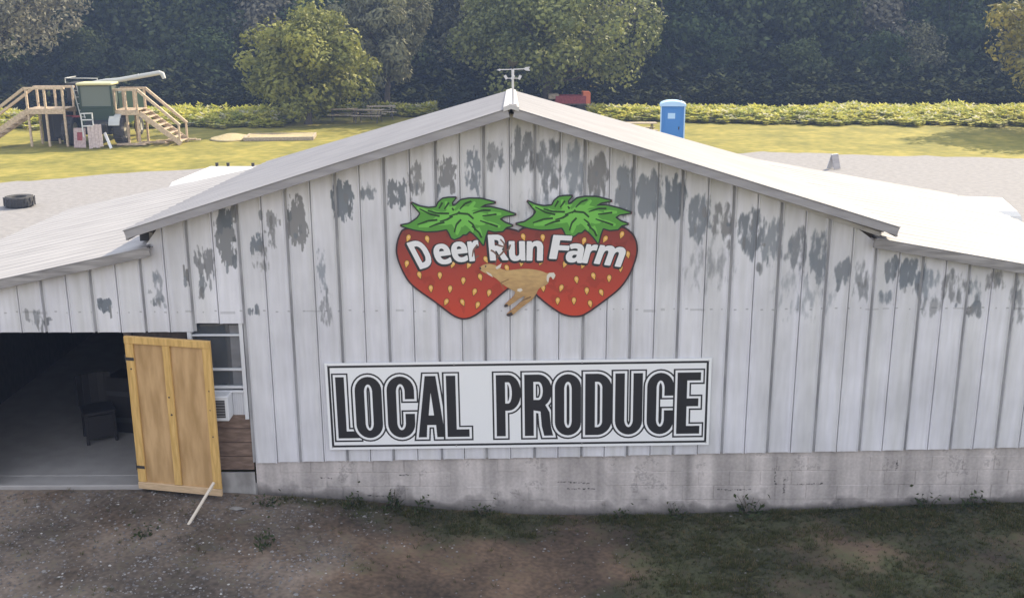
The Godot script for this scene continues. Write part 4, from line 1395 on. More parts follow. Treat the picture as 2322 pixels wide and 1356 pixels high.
func make_cover() -> void:
	# grass blades and pebbles in the yard
	var r := RandomNumberGenerator.new()
	r.seed = 101
	var tuft := Build.new()
	for k in 7:
		var an := r.randf() * TAU
		var lean_out := r.randf_range(0.3, 1.1)
		var l := r.randf_range(0.5, 1.0)
		var root := Vector3(cos(an), 0, sin(an)) * 0.15
		var tip := root + Vector3(cos(an) * lean_out * 0.6, l, sin(an) * lean_out * 0.6)
		var side := Vector3(-sin(an), 0, cos(an)) * 0.06
		var no := side.cross(tip - root).normalized()
		tuft.tri(root - side, root + side, tip, no, no, no)
	var places := []
	var tints := []
	var tries := 0
	while places.size() < 40000 and tries < 400000:
		tries += 1
		var x := r.randf_range(-9, 9)
		var z := 0.03 + pow(r.randf(), 1.3) * 7.0
		var g := greenness(x, z)
		if r.randf() > g * g * 1.1 + 0.012:
			continue
		var lush := clampf(zone.get_noise_2d(x * 3.1 + 9.0, z * 3.1) * 2.2 + 0.35, 0, 1)
		if r.randf() > 0.6 + 0.5 * lush:
			continue
		var size := r.randf_range(0.03, 0.06) * (1.0 + 0.6 * lush)
		places.append(Transform3D(Basis(Vector3.UP, r.randf() * TAU).scaled(Vector3(size, size * r.randf_range(0.5, 1.0), size)), Vector3(x, ground_at(x, z) + 0.004, z)))
		var dry := 1.0 if r.randf() < 0.18 else 0.0
		tints.append(Color(0.040, 0.052, 0.020).lerp(Color(0.095, 0.100, 0.034), r.randf() * 0.6 + 0.4 * lush).lerp(Color(0.22, 0.17, 0.10), dry * 0.7))
	var g := scatter("yard_grass", tuft.mesh(), M.blades, places, tints)
	tag(g, "short dark grass growing in the shaded yard", "grass", "", "stuff")
	var stone := Build.new()
	rock(stone, 1.0, 3)
	places = []
	tints = []
	tries = 0
	while places.size() < 16000 and tries < 200000:
		tries += 1
		var x := r.randf_range(-9, 3)
		var z := 0.05 + r.randf() * 6.0
		if r.randf() > gravelness(x, z) * 0.9 + 0.06:
			continue
		var size := 0.006 + 0.014 * pow(r.randf(), 2.0) + (0.014 if r.randf() < 0.01 else 0.0)
		places.append(Transform3D(Basis(Vector3.UP, r.randf() * TAU).scaled(Vector3(size, size * 0.6, size * r.randf_range(0.7, 1.3))), Vector3(x, ground_at(x, z) + 0.006, z)))
		var k := r.randf()
		tints.append(Color(0.10, 0.09, 0.09).lerp(Color(0.26, 0.25, 0.25), k * k) if r.randf() > 0.02 else Color(0.42, 0.41, 0.40))
	g = scatter("loose_gravel", stone.mesh(), M.pebble, places, tints)
	tag(g, "loose grey gravel strewn in the dirt before the doorway", "gravel", "", "stuff")
	# weed clumps along the foundation
	var weed := Build.new()
	for k in 46:
		var at := Vector3(r.randfn() * 0.10, absf(r.randfn()) * 0.09 + 0.02, r.randfn() * 0.05)
		weed.tint = Color(0.03, 0.045, 0.02).lerp(Color(0.06, 0.08, 0.03), r.randf())
		var along := (Vector3(r.randfn(), r.randfn() * 0.6 + 0.6, r.randfn())).normalized()
		leaf(weed, at, along, along.cross(Vector3(r.randfn(), r.randfn(), r.randfn())).normalized(), r.randf_range(0.05, 0.10), r.randf_range(0.02, 0.04))
	var wm := weed.mesh()
	var stem := Build.new()
	for k in 5:
		var an := r.randf() * TAU
		stem.tube([Vector3(0, -0.02, 0), Vector3(cos(an) * 0.06, 0.09, sin(an) * 0.03), Vector3(cos(an) * 0.13, 0.18, sin(an) * 0.05)], [0.005, 0.004, 0.002], 4, false)
	var sm := stem.mesh()
	var spots := [[-3.12, 0.28, 0.8, "dark green weed tuft at the wall corner right of the plywood door"], [-2.05, 0.16, 0.9, "weed clump climbing the foundation below the left end of the long sign"], [-1.55, 0.12, 1.2, "bushy weed clump at the foundation, second one right of the wall corner"], [-1.15, 0.10, 1.0, "weed clump at the foundation below the gap in the long sign lettering, left side"], [-0.4, 0.1, 0.8, "small weed clump on the foundation below the middle of the long sign"], [1.4, 0.09, 0.7, "small weed clump on the foundation below the right half of the long sign"], [2.1, 0.09, 0.9, "weed clump against the foundation just left of the long sign's right end"], [3.05, 0.1, 1.3, "tall weed clump with dark stain above it, right of the long sign"], [5.35, 0.09, 1.0, "weed clump at the right foundation, left of a pair"], [5.95, 0.09, 1.1, "weed clump at the right foundation nearest the frame edge"], [-4.35, 1.25, 0.8, "low weed tuft in the gravel left of the propped stick"], [-2.9, 1.35, 1.0, "weed tuft alone in the gravel in front of the wall corner"]]
	for q in spots:
		var o := thing("weed_clump", q[3], "weed", Vector3(q[0], ground_at(q[0], q[1]), q[1]), q[0] * 7.0, "weeds along the foundation")
		put("foliage", wm, M.blades, o)
		put("stem", sm, M.timber_dark, o)
		o.scale = Vector3.ONE * q[2]

# ---------------------------------------------------------------- the old harvester with its wooden stairs
func wheel(parent: Node, at: Vector3, r: float, w: float, called := "wheel") -> void:
	var b := Build.new()
	var side := Basis(Vector3.BACK, PI / 2)
	b.lathe([Vector2(r * 0.55, -w / 2), Vector2(r * 0.9, -w / 2), Vector2(r, -w * 0.36), Vector2(r, w * 0.36), Vector2(r * 0.9, w / 2), Vector2(r * 0.55, w / 2)], at, side, 22)
	for k in 18:
		var an := TAU * k / 18.0
		b.box(at + Vector3(0, cos(an), sin(an)) * r, Vector3(w * 0.8, r * 0.10, r * 0.09), Basis(Vector3.RIGHT, an))
	var o := put(called, b, M.rubber, parent)
	b = Build.new()
	b.lathe([Vector2(0.0, -w * 0.3), Vector2(r * 0.5, -w * 0.36), Vector2(r * 0.56, -w * 0.46), Vector2(r * 0.56, w * 0.46), Vector2(r * 0.5, w * 0.36), Vector2(0.0, w * 0.3)], at, side, 18)
	put("rim", b, M.wheel_rim, o)

func stairs(label: String, x0: float, x1: float, deck_y: float, run: float, dir: float, z: float, deep: float, m: Material) -> void:
	# a platform from x0 to x1 with a flight going down along dir
	var t := thing("wooden_stairs", label, "stairs", Vector3(0, 0, z), 0.0, "wooden stairs up to the old harvester")
	var edge := x1 if dir > 0 else x0
	var n := int((x1 - x0) / 0.15)
	var b: Build
	for k in n:
		b = Build.new()
		b.box(Vector3(lerpf(x0, x1, (k + 0.5) / n), deck_y, 0), Vector3((x1 - x0) / n - 0.012, 0.04, deep), Basis.IDENTITY, 0.004)
		put("deck_board", b, m, t)
	for s in [-1.0, 1.0]:
		b = Build.new()
		b.box(Vector3((x0 + x1) / 2, deck_y - 0.13, s * (deep / 2 + 0.02)), Vector3(x1 - x0, 0.24, 0.05), Basis.IDENTITY, 0.004)
		put("rim_joist", b, m, t)
		for x in [x0 + 0.08, (x0 + x1) / 2, x1 - 0.08]:
			b = Build.new()
			b.box(Vector3(x, (deck_y + 0.98) / 2, s * (deep / 2 - 0.05)), Vector3(0.10, deck_y + 0.98, 0.10), Basis.IDENTITY, 0.005)
			put("post", b, m, t)
		b = Build.new()
		b.box(Vector3((x0 + x1) / 2, deck_y + 1.0, s * (deep / 2 - 0.05)), Vector3(x1 - x0 + 0.08, 0.11, 0.13), Basis.IDENTITY, 0.005)
		put("handrail", b, m, t)
		b = Build.new()
		b.bar(Vector3(edge, deck_y + 1.0, s * (deep / 2 - 0.05)), Vector3(edge + dir * run, 0.95, s * (deep / 2 - 0.05)), 0.13, 0.13, Vector3.UP, 0.005)
		put("handrail", b, m, t)
		b = Build.new()
		b.bar(Vector3(edge, deck_y - 0.15, s * (deep / 2 - 0.02)), Vector3(edge + dir * run, 0.02, s * (deep / 2 - 0.02)), 0.045, 0.26, Vector3.UP, 0.005)
		put("stringer", b, m, t)
		b = Build.new()
		b.box(Vector3(edge + dir * run * 0.97, 0.48, s * (deep / 2 - 0.05)), Vector3(0.09, 0.96, 0.09), Basis.IDENTITY, 0.005)
		put("post", b, m, t)
	for k in 8:
		b = Build.new()
		var f := (k + 0.7) / 8.4
		b.box(Vector3(edge + dir * run * f, deck_y * (1.0 - f) - 0.01, 0), Vector3(0.27, 0.04, deep - 0.1), Basis.IDENTITY, 0.004)
		put("tread", b, m, t)

func make_harvester() -> void:
	stairs("weathered wooden stairs and platform left of the old harvester, running down out of the frame", -24.05, -22.1, 1.86, 2.75, -1.0, -41.2, 1.35, M.timber)
	stairs("weathered wooden stairs and platform right of the old harvester, running down to the right", -20.0, -18.75, 1.72, 2.0, 1.0, -42.0, 1.35, M.timber)
	var t := thing("combine_harvester", "old green combine harvester with pale unloading tube, between two wooden stairs", "harvester", Vector3(-21.1, 0, -42.3), 0.06)
	var b := Build.new()
	b.prism(PackedVector2Array([Vector2(-0.2, 0.75), Vector2(4.6, 0.95), Vector2(5.2, 1.5), Vector2(5.2, 2.2), Vector2(3.6, 2.55), Vector2(-0.2, 2.45)]), -1.25, 0.95, Transform3D(Basis(Vector3.UP, PI / 2), Vector3(0, 0, 0)))
	put("body", b, M.green_paint, t)
	b = Build.new()
	b.box(Vector3(-0.75, 2.55, -1.0), Vector3(1.7, 0.9, 1.6), Basis.IDENTITY, 0.03)
	var tank := put("grain_tank", b, M.dark, t)
	b = Build.new()
	for q in [[Vector3(-1.6, 3.0, -0.2), Vector3(-1.6, 3.25, -0.2)], [Vector3(0.0, 3.0, -0.2), Vector3(0.0, 3.25, -0.2)], [Vector3(-1.6, 3.25, -0.2), Vector3(0.0, 3.22, -0.2)], [Vector3(-1.6, 3.25, -1.8), Vector3(-1.6, 3.25, -0.2)]]:
		b.tube(q, [0.025, 0.025], 6)
	put("tank_rail", b, M.pale_metal, tank)
	b = Build.new()
	b.box(Vector3(0.30, 1.45, 0.75), Vector3(1.62, 0.9, 1.1), Basis.IDENTITY, 0.04)
	put("cab_base", b, M.green_paint, t)
	b = Build.new()
	for x in [-0.47, 1.07]:
		for z in [0.25, 1.28]:
			b.box(Vector3(x, 2.38, z), Vector3(0.09, 1.2, 0.09), Basis.IDENTITY, 0.01)
	b.box(Vector3(0.30, 1.88, 0.76), Vector3(1.6, 0.12, 1.1), Basis.IDENTITY, 0.01)
	var cab := put("cab", b, M.green_paint, t)
	b = Build.new()
	b.box(Vector3(0.30, 2.42, 1.27), Vector3(1.46, 1.0, 0.02))
	put("windscreen", b, M.green_glass, cab)
	for x in [-0.47, 1.07]:
		b = Build.new()
		b.box(Vector3(x, 2.42, 0.76), Vector3(0.02, 1.0, 0.95))
		put("side_window", b, M.green_glass, cab)
	b = Build.new()
	b.box(Vector3(0.30, 2.42, 0.25), Vector3(1.46, 1.0, 0.02))
	put("rear_window", b, M.green_glass, cab)
	b = Build.new()
	b.box(Vector3(0.30, 3.03, 0.76), Vector3(1.75, 0.13, 1.35), Basis.IDENTITY, 0.04)
	put("cab_roof", b, M.yellow, cab)
	b = Build.new()
	b.box(Vector3(0.30, 0.95, 1.35), Vector3(1.1, 0.55, 0.9), Basis(Vector3.RIGHT, 0.3), 0.03)
	put("feeder_house", b, M.dark, t)
	b = Build.new()
	b.tube([Vector3(-0.3, 3.0, -0.1), Vector3(0.5, 3.12, 0.0), Vector3(1.1, 3.14, 0.05), Vector3(3.25, 3.50, 0.1)], [0.08, 0.10, 0.12, 0.115], 12)
	b.tube([Vector3(3.2, 3.50, 0.1), Vector3(3.36, 3.44, 0.1), Vector3(3.44, 3.2, 0.1)], [0.115, 0.12, 0.095], 10)
	b.tube([Vector3(2.15, 3.32, 0.08), Vector3(2.19, 3.325, 0.08)], [0.135, 0.135], 12)
	put("unloading_tube", b, M.pale_metal, t)
	b = Build.new()
	for x in [-0.75, -0.95]:
		b.bar(Vector3(x + 0.05, 2.95, 0.9), Vector3(x + 0.45, 1.35, 1.35), 0.04, 0.04, Vector3.UP)
	for k in 5:
		b.bar(Vector3(-0.85 + k * 0.08, 2.7 - k * 0.32, 0.97 + k * 0.09), Vector3(-0.6 + k * 0.08, 2.7 - k * 0.32, 0.97 + k * 0.09), 0.03, 0.03)
	put("ladder", b, M.pale_metal, t)
	b = Build.new()
	b.box(Vector3(-0.7, 1.42, 0.95), Vector3(1.5, 0.10, 0.12), Basis.IDENTITY, 0.01)
	put("front_beam", b, M.red, t)
	b = Build.new()
	b.box(Vector3(-1.75, 0.95, -0.2), Vector3(0.9, 1.3, 1.6), Basis.IDENTITY, 0.05)
	b.box(Vector3(-2.6, 0.8, -0.6), Vector3(0.8, 1.5, 0.9), Basis.IDENTITY, 0.05)
	put("side_housing", b, M.dark, t)
	for x in [-1.25, 1.15]:
		wheel(t, Vector3(x + (0.12 if x > 0.0 else 0.0), 0.72, 0.85), 0.72, 0.5)
	for x in [-0.8, 0.8]:
		wheel(t, Vector3(x, 0.45, -4.0), 0.45, 0.3)
	b = Build.new()
	b.prism(PackedVector2Array(arc(0, 0.72, 0.86, 0.86, 20, 160, 10) + arc(0, 0.72, 0.78, 0.78, 160, 20, 10)), 0.88, 1.42, Transform3D(Basis(Vector3.UP, PI / 2), Vector3(0, 0, 0.85)))
	put("fender", b, M.pale_metal, t)
	# what leans against its front
	t = thing("leaning_board", "short weathered pinkish board with dark cut-out leaning below the harvester cab", "board", Vector3(-21.35, 0, -40.0))
	t.scale = Vector3(0.82, 0.88, 1.0)
	b = Build.new()
	var back := Basis(Vector3.RIGHT, -0.16)
	for q in [[-0.26, 0.55, 0.2, 1.1], [0.26, 0.55, 0.2, 1.1], [0.0, 0.98, 0.34, 0.24], [0.0, 0.2, 0.34, 0.4]]:
		b.box(back * Vector3(q[0], q[1], 0), Vector3(q[2], q[3], 0.03), back, 0.004)
	put("face", b, M.pink_board, t)
	b = Build.new()
	b.box(back * Vector3(0, 0.62, -0.022), Vector3(0.5, 0.9, 0.01), back)
	put("backing", b, M.red, t)
	t = thing("tall_board", "taller pale pinkish board leaning aslant under the harvester cab", "board", Vector3(-20.48, 0, -39.85), -0.25)
	b = Build.new()
	back = Basis(Vector3.RIGHT, -0.18) * Basis(Vector3.BACK, 0.14)
	for k in 4:
		b = Build.new()
		b.box(back * Vector3(-0.3 + k * 0.2, 0.58, 0), Vector3(0.19, 1.16 - 0.07 * (k % 2), 0.03), back, 0.004)
		put("plank", b, M.pale_board, t)
	t = thing("white_rack", "small white frame rack standing on the boards under the harvester cab", "rack", Vector3(-20.85, 0, -40.1))
	b = Build.new()
	for q in [[Vector3(-0.28, 0.0, 0), Vector3(-0.34, 1.68, 0)], [Vector3(0.25, 0.0, 0), Vector3(0.22, 1.68, 0)], [Vector3(-0.34, 1.66, 0), Vector3(0.24, 1.68, 0)], [Vector3(-0.32, 1.35, 0), Vector3(0.24, 1.36, 0)], [Vector3(-0.30, 1.05, 0), Vector3(0.25, 1.06, 0)]]:
		b = Build.new()
		b.bar(q[0], q[1], 0.05, 0.04, Vector3.BACK)
		put("bar", b, M.white, t)
	t = thing("white_plank", "white plank leaning at the right front of the harvester", "plank", Vector3(-19.9, 0, -39.8))
	b = Build.new()
	b.bar(Vector3(0.2, 0.0, 0.1), Vector3(-0.22, 0.72, -0.35), 0.14, 0.03, Vector3.BACK, 0.004)
	put("plank", b, M.white, t)
	# scraps of timber in the grass
	var lr := RandomNumberGenerator.new()
	lr.seed = 33
	var spots := [[-19.2, -41.0, 1.4, 0.1, "board scrap on the grass nearest the harvester's right wheel"], [-18.7, -41.3, 0.9, 0.5, "short board scrap on the grass below the right stairs' posts"], [-18.3, -41.9, 1.6, -0.2, "long pale board on the grass before the right stairs"], [-17.9, -42.4, 1.1, 0.2, "board scrap on the grass below the right stairs' flight"], [-17.1, -43.0, 1.8, 0.1, "long board on the grass at the foot of the right stairs"], [-14.2, -44.2, 0.9, 0.05, "short light board on the grass before the sand bed"]]
	for q in spots:
		var o := thing("board_scrap", q[4], "board", Vector3(q[0], 0.0, q[1]), q[3], "timber scraps on the grass")
		for k in 2:
			b = Build.new()
			b.box(Vector3(lr.randf_range(-0.1, 0.1), 0.03 + k * 0.05, lr.randf_range(-0.08, 0.08)), Vector3(q[2] * (1.0 - 0.2 * k), 0.045, 0.2), Basis(Vector3.UP, lr.randf_range(-0.1, 0.1)), 0.004)
			put("plank", b, M.timber, o)

# ---------------------------------------------------------------- things on the field
func picnic_table(label: String, at: Vector3, turn: float) -> void:
	var t := thing("picnic_table", label, "picnic table", at, turn, "picnic tables at the edge of the lawn")
	var b: Build
	for k in 5:
		b = Build.new()
		b.box(Vector3(0, 0.75, -0.3 + k * 0.15), Vector3(1.8, 0.04, 0.14), Basis.IDENTITY, 0.004)
		put("top_board", b, M.timber_grey, t)
	for s in [-1.0, 1.0]:
		b = Build.new()
		b.box(Vector3(0, 0.44, s * 0.68), Vector3(1.8, 0.04, 0.26), Basis.IDENTITY, 0.004)
		put("bench", b, M.timber_grey, t)
		b = Build.new()
		b.box(Vector3(s * 0.62, 0.40, 0), Vector3(0.05, 0.1, 1.5), Basis.IDENTITY, 0.004)
		put("cross_beam", b, M.timber_dark, t)
		for q in [-1.0, 1.0]:
			b = Build.new()
			b.bar(Vector3(s * 0.66, 0.0, q * 0.6), Vector3(s * 0.66, 0.73, q * 0.25), 0.05, 0.09, Vector3.BACK, 0.004)
			put("leg", b, M.timber_dark, t)

func make_field_things() -> void:
	picnic_table("dark picnic table nearest the small tree", Vector3(-10.3, 0, -53.0), 0.1)
	picnic_table("dark picnic table in front at the right of the lawn's tables", Vector3(-8.65, 0, -52.4), -0.15)
	picnic_table("dark picnic table behind the others at the field edge", Vector3(-8.2, 0, -55.0), 0.2)
	picnic_table("dark picnic table half hidden by the roof, left of the blue toilet", Vector3(6.75, 0, -43.6), 0.0)
	# bed of sand framed in timber
	var t := thing("sand_bed", "low timber framed bed of pale sand on the lawn behind the left roof", "sandbox", Vector3(-12.3, -0.05, -44.2), 0.10)
	t.scale = Vector3(0.86, 0.72, 0.62)
	var b := Build.new()
	for q in [[Vector3(0, 0.13, 1.7), Vector3(4.2, 0.26, 0.12)], [Vector3(0, 0.13, -1.7), Vector3(4.2, 0.26, 0.12)], [Vector3(-2.05, 0.13, 0), Vector3(0.12, 0.26, 3.28)], [Vector3(2.05, 0.13, 0), Vector3(0.12, 0.26, 3.28)]]:
		b = Build.new()
		b.box(q[0], q[1], Basis.IDENTITY, 0.01)
		put("edge_timber", b, M.timber_grey, t)
	b = Build.new()
	var dune := noise(0.5, 90, 3)
	for i in 12:
		for j in 10:
			var q := []
			for w in [[i, j], [i + 1, j], [i + 1, j + 1], [i, j + 1]]:
				var x: float = -1.98 + w[0] * 0.33
				var z: float = -1.63 + w[1] * 0.326
				q.append(Vector3(x, 0.2 + dune.get_noise_2d(x, z) * 0.12, z))
			b.flat(q, Vector3.UP)
	put("sand", b, M.sand, t)
	var heap := Build.new()
	heap.lathe([Vector2(0.0, 0.22), Vector2(0.3, 0.20), Vector2(0.7, 0.10), Vector2(1.05, 0.02), Vector2(1.1, -0.03)], Vector3.ZERO, Basis.IDENTITY, 16)
	var o := put("sand_heap", heap, M.sand)
	o.position = Vector3(-14.95, 0, -44.3)
	o.scale = Vector3(1.0, 1.0, 1.4)
	tag(o, "pale heap of sand spilled left of the timber framed bed", "sand heap")
	# portable toilet
	t = thing("portable_toilet", "blue portable toilet with pale roof standing on the lawn right of the ridge", "portable toilet", Vector3(7.7, 0, -38.5), -0.12)
	b = Build.new()
	b.box(Vector3(0, 0.08, 0), Vector3(1.16, 0.16, 1.16), Basis.IDENTITY, 0.02)
	put("base", b, M.dark, t)
	b = Build.new()
	b.box(Vector3(0, 1.12, 0), Vector3(1.08, 1.94, 1.08), Basis.IDENTITY, 0.03)
	put("body", b, M.blue, t)
	b = Build.new()
	b.box(Vector3(0, 1.08, 0.545), Vector3(0.78, 1.78, 0.03), Basis.IDENTITY, 0.01)
	var door := put("door", b, M.blue, t)
	b = Build.new()
	b.box(Vector3(-0.06, 1.62, 0.563), Vector3(0.34, 0.26, 0.006))
	put("notice", b, M.blue_pale, door)
	b = Build.new()
	b.box(Vector3(0.30, 1.05, 0.568), Vector3(0.05, 0.14, 0.02), Basis.IDENTITY, 0.004)
	put("handle", b, M.dark, door)
	b = Build.new()
	b.prism(PackedVector2Array([Vector2(-0.62, 2.07), Vector2(0.62, 2.07)] + arc(0, 2.10, 0.62, 0.20, 0, 180, 12)), -0.62, 0.62)
	put("roof", b, M.blue_pale, t)
	for x in [-0.55, 0.55]:
		b = Build.new()
		b.box(Vector3(x, 1.12, 0.55), Vector3(0.06, 1.9, 0.06), Basis.IDENTITY, 0.01)
		put("corner_post", b, M.blue_pale, t)
	b = Build.new()
	b.tube([Vector3(0.35, 2.15, -0.4), Vector3(0.35, 2.5, -0.4)], [0.05, 0.05], 10)
	put("vent_pipe", b, M.dark, t)
	# folding A-board on the gravel
	t = thing("folding_sign", "small white folding sign standing on the gravel behind the right roof", "sign", Vector3(13.45, 0, -31.5), 0.6)
	for s in [-1.0, 1.0]:
		b = Build.new()
		b.box(Vector3(0, 0.30, s * 0.10), Vector3(0.42, 0.62, 0.025), Basis(Vector3.RIGHT, -s * 0.3), 0.004)
		put("face", b, M.white if s < 0 else M.trim, t)
	b = Build.new()
	b.box(Vector3(0, 0.60, 0), Vector3(0.42, 0.04, 0.05), Basis.IDENTITY, 0.004)
	put("hinge", b, M.white, t)
	# tyre lying on the gravel
	t = thing("old_tyre", "large dark tyre lying flat on the gravel at the left", "tyre", Vector3(-16.85, 0, -23.3), 0.3)
	t.scale = Vector3(0.84, 0.80, 0.84)
	b = Build.new()
	b.lathe([Vector2(0.30, 0.03), Vector2(0.50, 0.0), Vector2(0.57, 0.06), Vector2(0.585, 0.22), Vector2(0.57, 0.38), Vector2(0.50, 0.44), Vector2(0.30, 0.41), Vector2(0.27, 0.22), Vector2(0.30, 0.03)], Vector3.ZERO, Basis.IDENTITY, 30)
	put("casing", b, M.rubber, t)
	for k in 30:
		var an := TAU * k / 30.0
		b = Build.new()
		b.box(Vector3(cos(an) * 0.585, 0.22 + 0.08 * (1 if k % 2 else -1), sin(an) * 0.585), Vector3(0.03, 0.22, 0.07), Basis(Vector3.UP, -an), 0.004)
		put("tread_lug", b, M.rubber, t)
	# red wagon seen over the ridge
	t = thing("red_wagon", "red farm wagon with an orange end board, half hidden behind the roof ridge", "wagon", Vector3(3.9, 0, -58.2), 0.0)
	b = Build.new()
	b.box(Vector3(0, 0.62, 0), Vector3(2.0, 0.10, 1.4), Basis.IDENTITY, 0.01)
	put("bed", b, M.timber_dark, t)
	for q in [[Vector3(0, 0.90, 0.68), Vector3(2.0, 0.5, 0.05)], [Vector3(0, 0.90, -0.68), Vector3(2.0, 0.5, 0.05)]]:
		b = Build.new()
		b.box(q[0], q[1], Basis.IDENTITY, 0.01)
		put("side_board", b, M.red, t)
	b = Build.new()
	b.box(Vector3(1.03, 1.0, 0), Vector3(0.5, 0.75, 1.4), Basis.IDENTITY, 0.03)
	put("end_board", b, M.orange, t)
	b = Build.new()
	b.box(Vector3(-1.1, 1.08, 0), Vector3(0.7, 0.35, 1.0), Basis.IDENTITY, 0.05)
	put("box", b, M.timber_grey, t)
	for x in [-0.7, 0.7]:
		for z in [-0.6, 0.6]:
			b = Build.new()
			b.lathe([Vector2(0.0, -0.08), Vector2(0.3, -0.09), Vector2(0.33, 0.0), Vector2(0.3, 0.09), Vector2(0.0, 0.08)], Vector3(x, 0.33, z), Basis(Vector3.RIGHT, PI / 2), 16)
			put("wheel", b, M.rubber, t)
	make_crop()

func make_crop() -> void:
	var r := RandomNumberGenerator.new()
	r.seed = 202
	var plant := Build.new()
	for k in 16:
		var an := r.randf() * TAU
		var y := r.randf_range(0.15, 0.95)
		var along := Vector3(cos(an), r.randf_range(-0.2, 0.7), sin(an)).normalized()
		leaf(plant, Vector3(cos(an) * 0.16, y, sin(an) * 0.16), along, along.cross(Vector3(r.randfn() * 0.4, 1, r.randfn() * 0.4)).normalized(), r.randf_range(0.3, 0.5), r.randf_range(0.12, 0.22))
	var pm := plant.mesh()
	for band in [["crop_rows", 5.0, 62.0, -51.6, -56.6, 13000, "yellow green leafy crop between the lawn and the wood, right of the ridge", "crop"], ["tall_weeds", -70.0, -5.0, -50.2, -55.6, 12000, "tall yellow green weeds between the lawn and the wood, left of the ridge", "weeds"]]:
		var places := []
		var tints := []
		var patch := noise(0.12, 203, 3)
		while places.size() < band[5]:
			var x := r.randf_range(band[1], band[2])
			var near: float = band[3]
			if band[0] == "crop_rows":
				near = lerpf(-53.0, -47.8, clampf((x - 8.0) / 24.0, 0, 1.6))
			elif x > -13.5:
				near = -57.2
			var k := pow(r.randf(), 1.1)
			var z := lerpf(near, minf(band[4], near - 1.8), k) + patch.get_noise_2d(x * 2.0, 7.0) * 1.3 + r.randfn() * 0.45
			var h := 0.60 + 0.25 * patch.get_noise_2d(x * 2.0, z * 2.0) + r.randf_range(-0.15, 0.15)
			h *= lerpf(0.25, 1.0, clampf(k * 3.0, 0, 1)) * (0.6 if r.randf() < 0.3 else 1.0)
			if band[0] == "tall_weeds":
				h *= 1.1
			places.append(Transform3D(Basis(Vector3.UP, r.randf() * TAU).scaled(Vector3(0.75, maxf(h, 0.2), 0.75)), Vector3(x, 0, z)))
			var c := Color(0.44, 0.45, 0.07).lerp(Color(0.66, 0.62, 0.15), r.randf())
			if r.randf() < 0.13:
				c = Color(0.62, 0.60, 0.44)
			elif r.randf() < 0.25:
				c = Color(0.30, 0.34, 0.07)
			tints.append(c)
		var o := scatter(band[0], pm, M.blades, places, tints)
		tag(o, band[6], band[7], "", "stuff")
	# dark brush under the edge of the wood
	var bp := []
	var bt := []
	while bp.size() < 9000:
		var x := r.randf_range(-88, 88)
		var k := r.randf()
		var z := lerpf(-58.8, -70.5, k)
		var h := (0.7 + 3.2 * k) * r.randf_range(0.5, 1.25)
		bp.append(Transform3D(Basis(Vector3.UP, r.randf() * TAU).scaled(Vector3(1.1 + k, h * 0.55 + 0.5, 1.1 + k)), Vector3(x, r.randf() * h * 0.75, z)))
		bt.append(Color(0.022, 0.030, 0.015).lerp(Color(0.06, 0.07, 0.032), r.randf()))
	var brush := scatter("undergrowth", pm, M.leaves_dark, bp, bt)
	tag(brush, "dark brush and saplings under the edge of the wood", "undergrowth", "", "stuff")

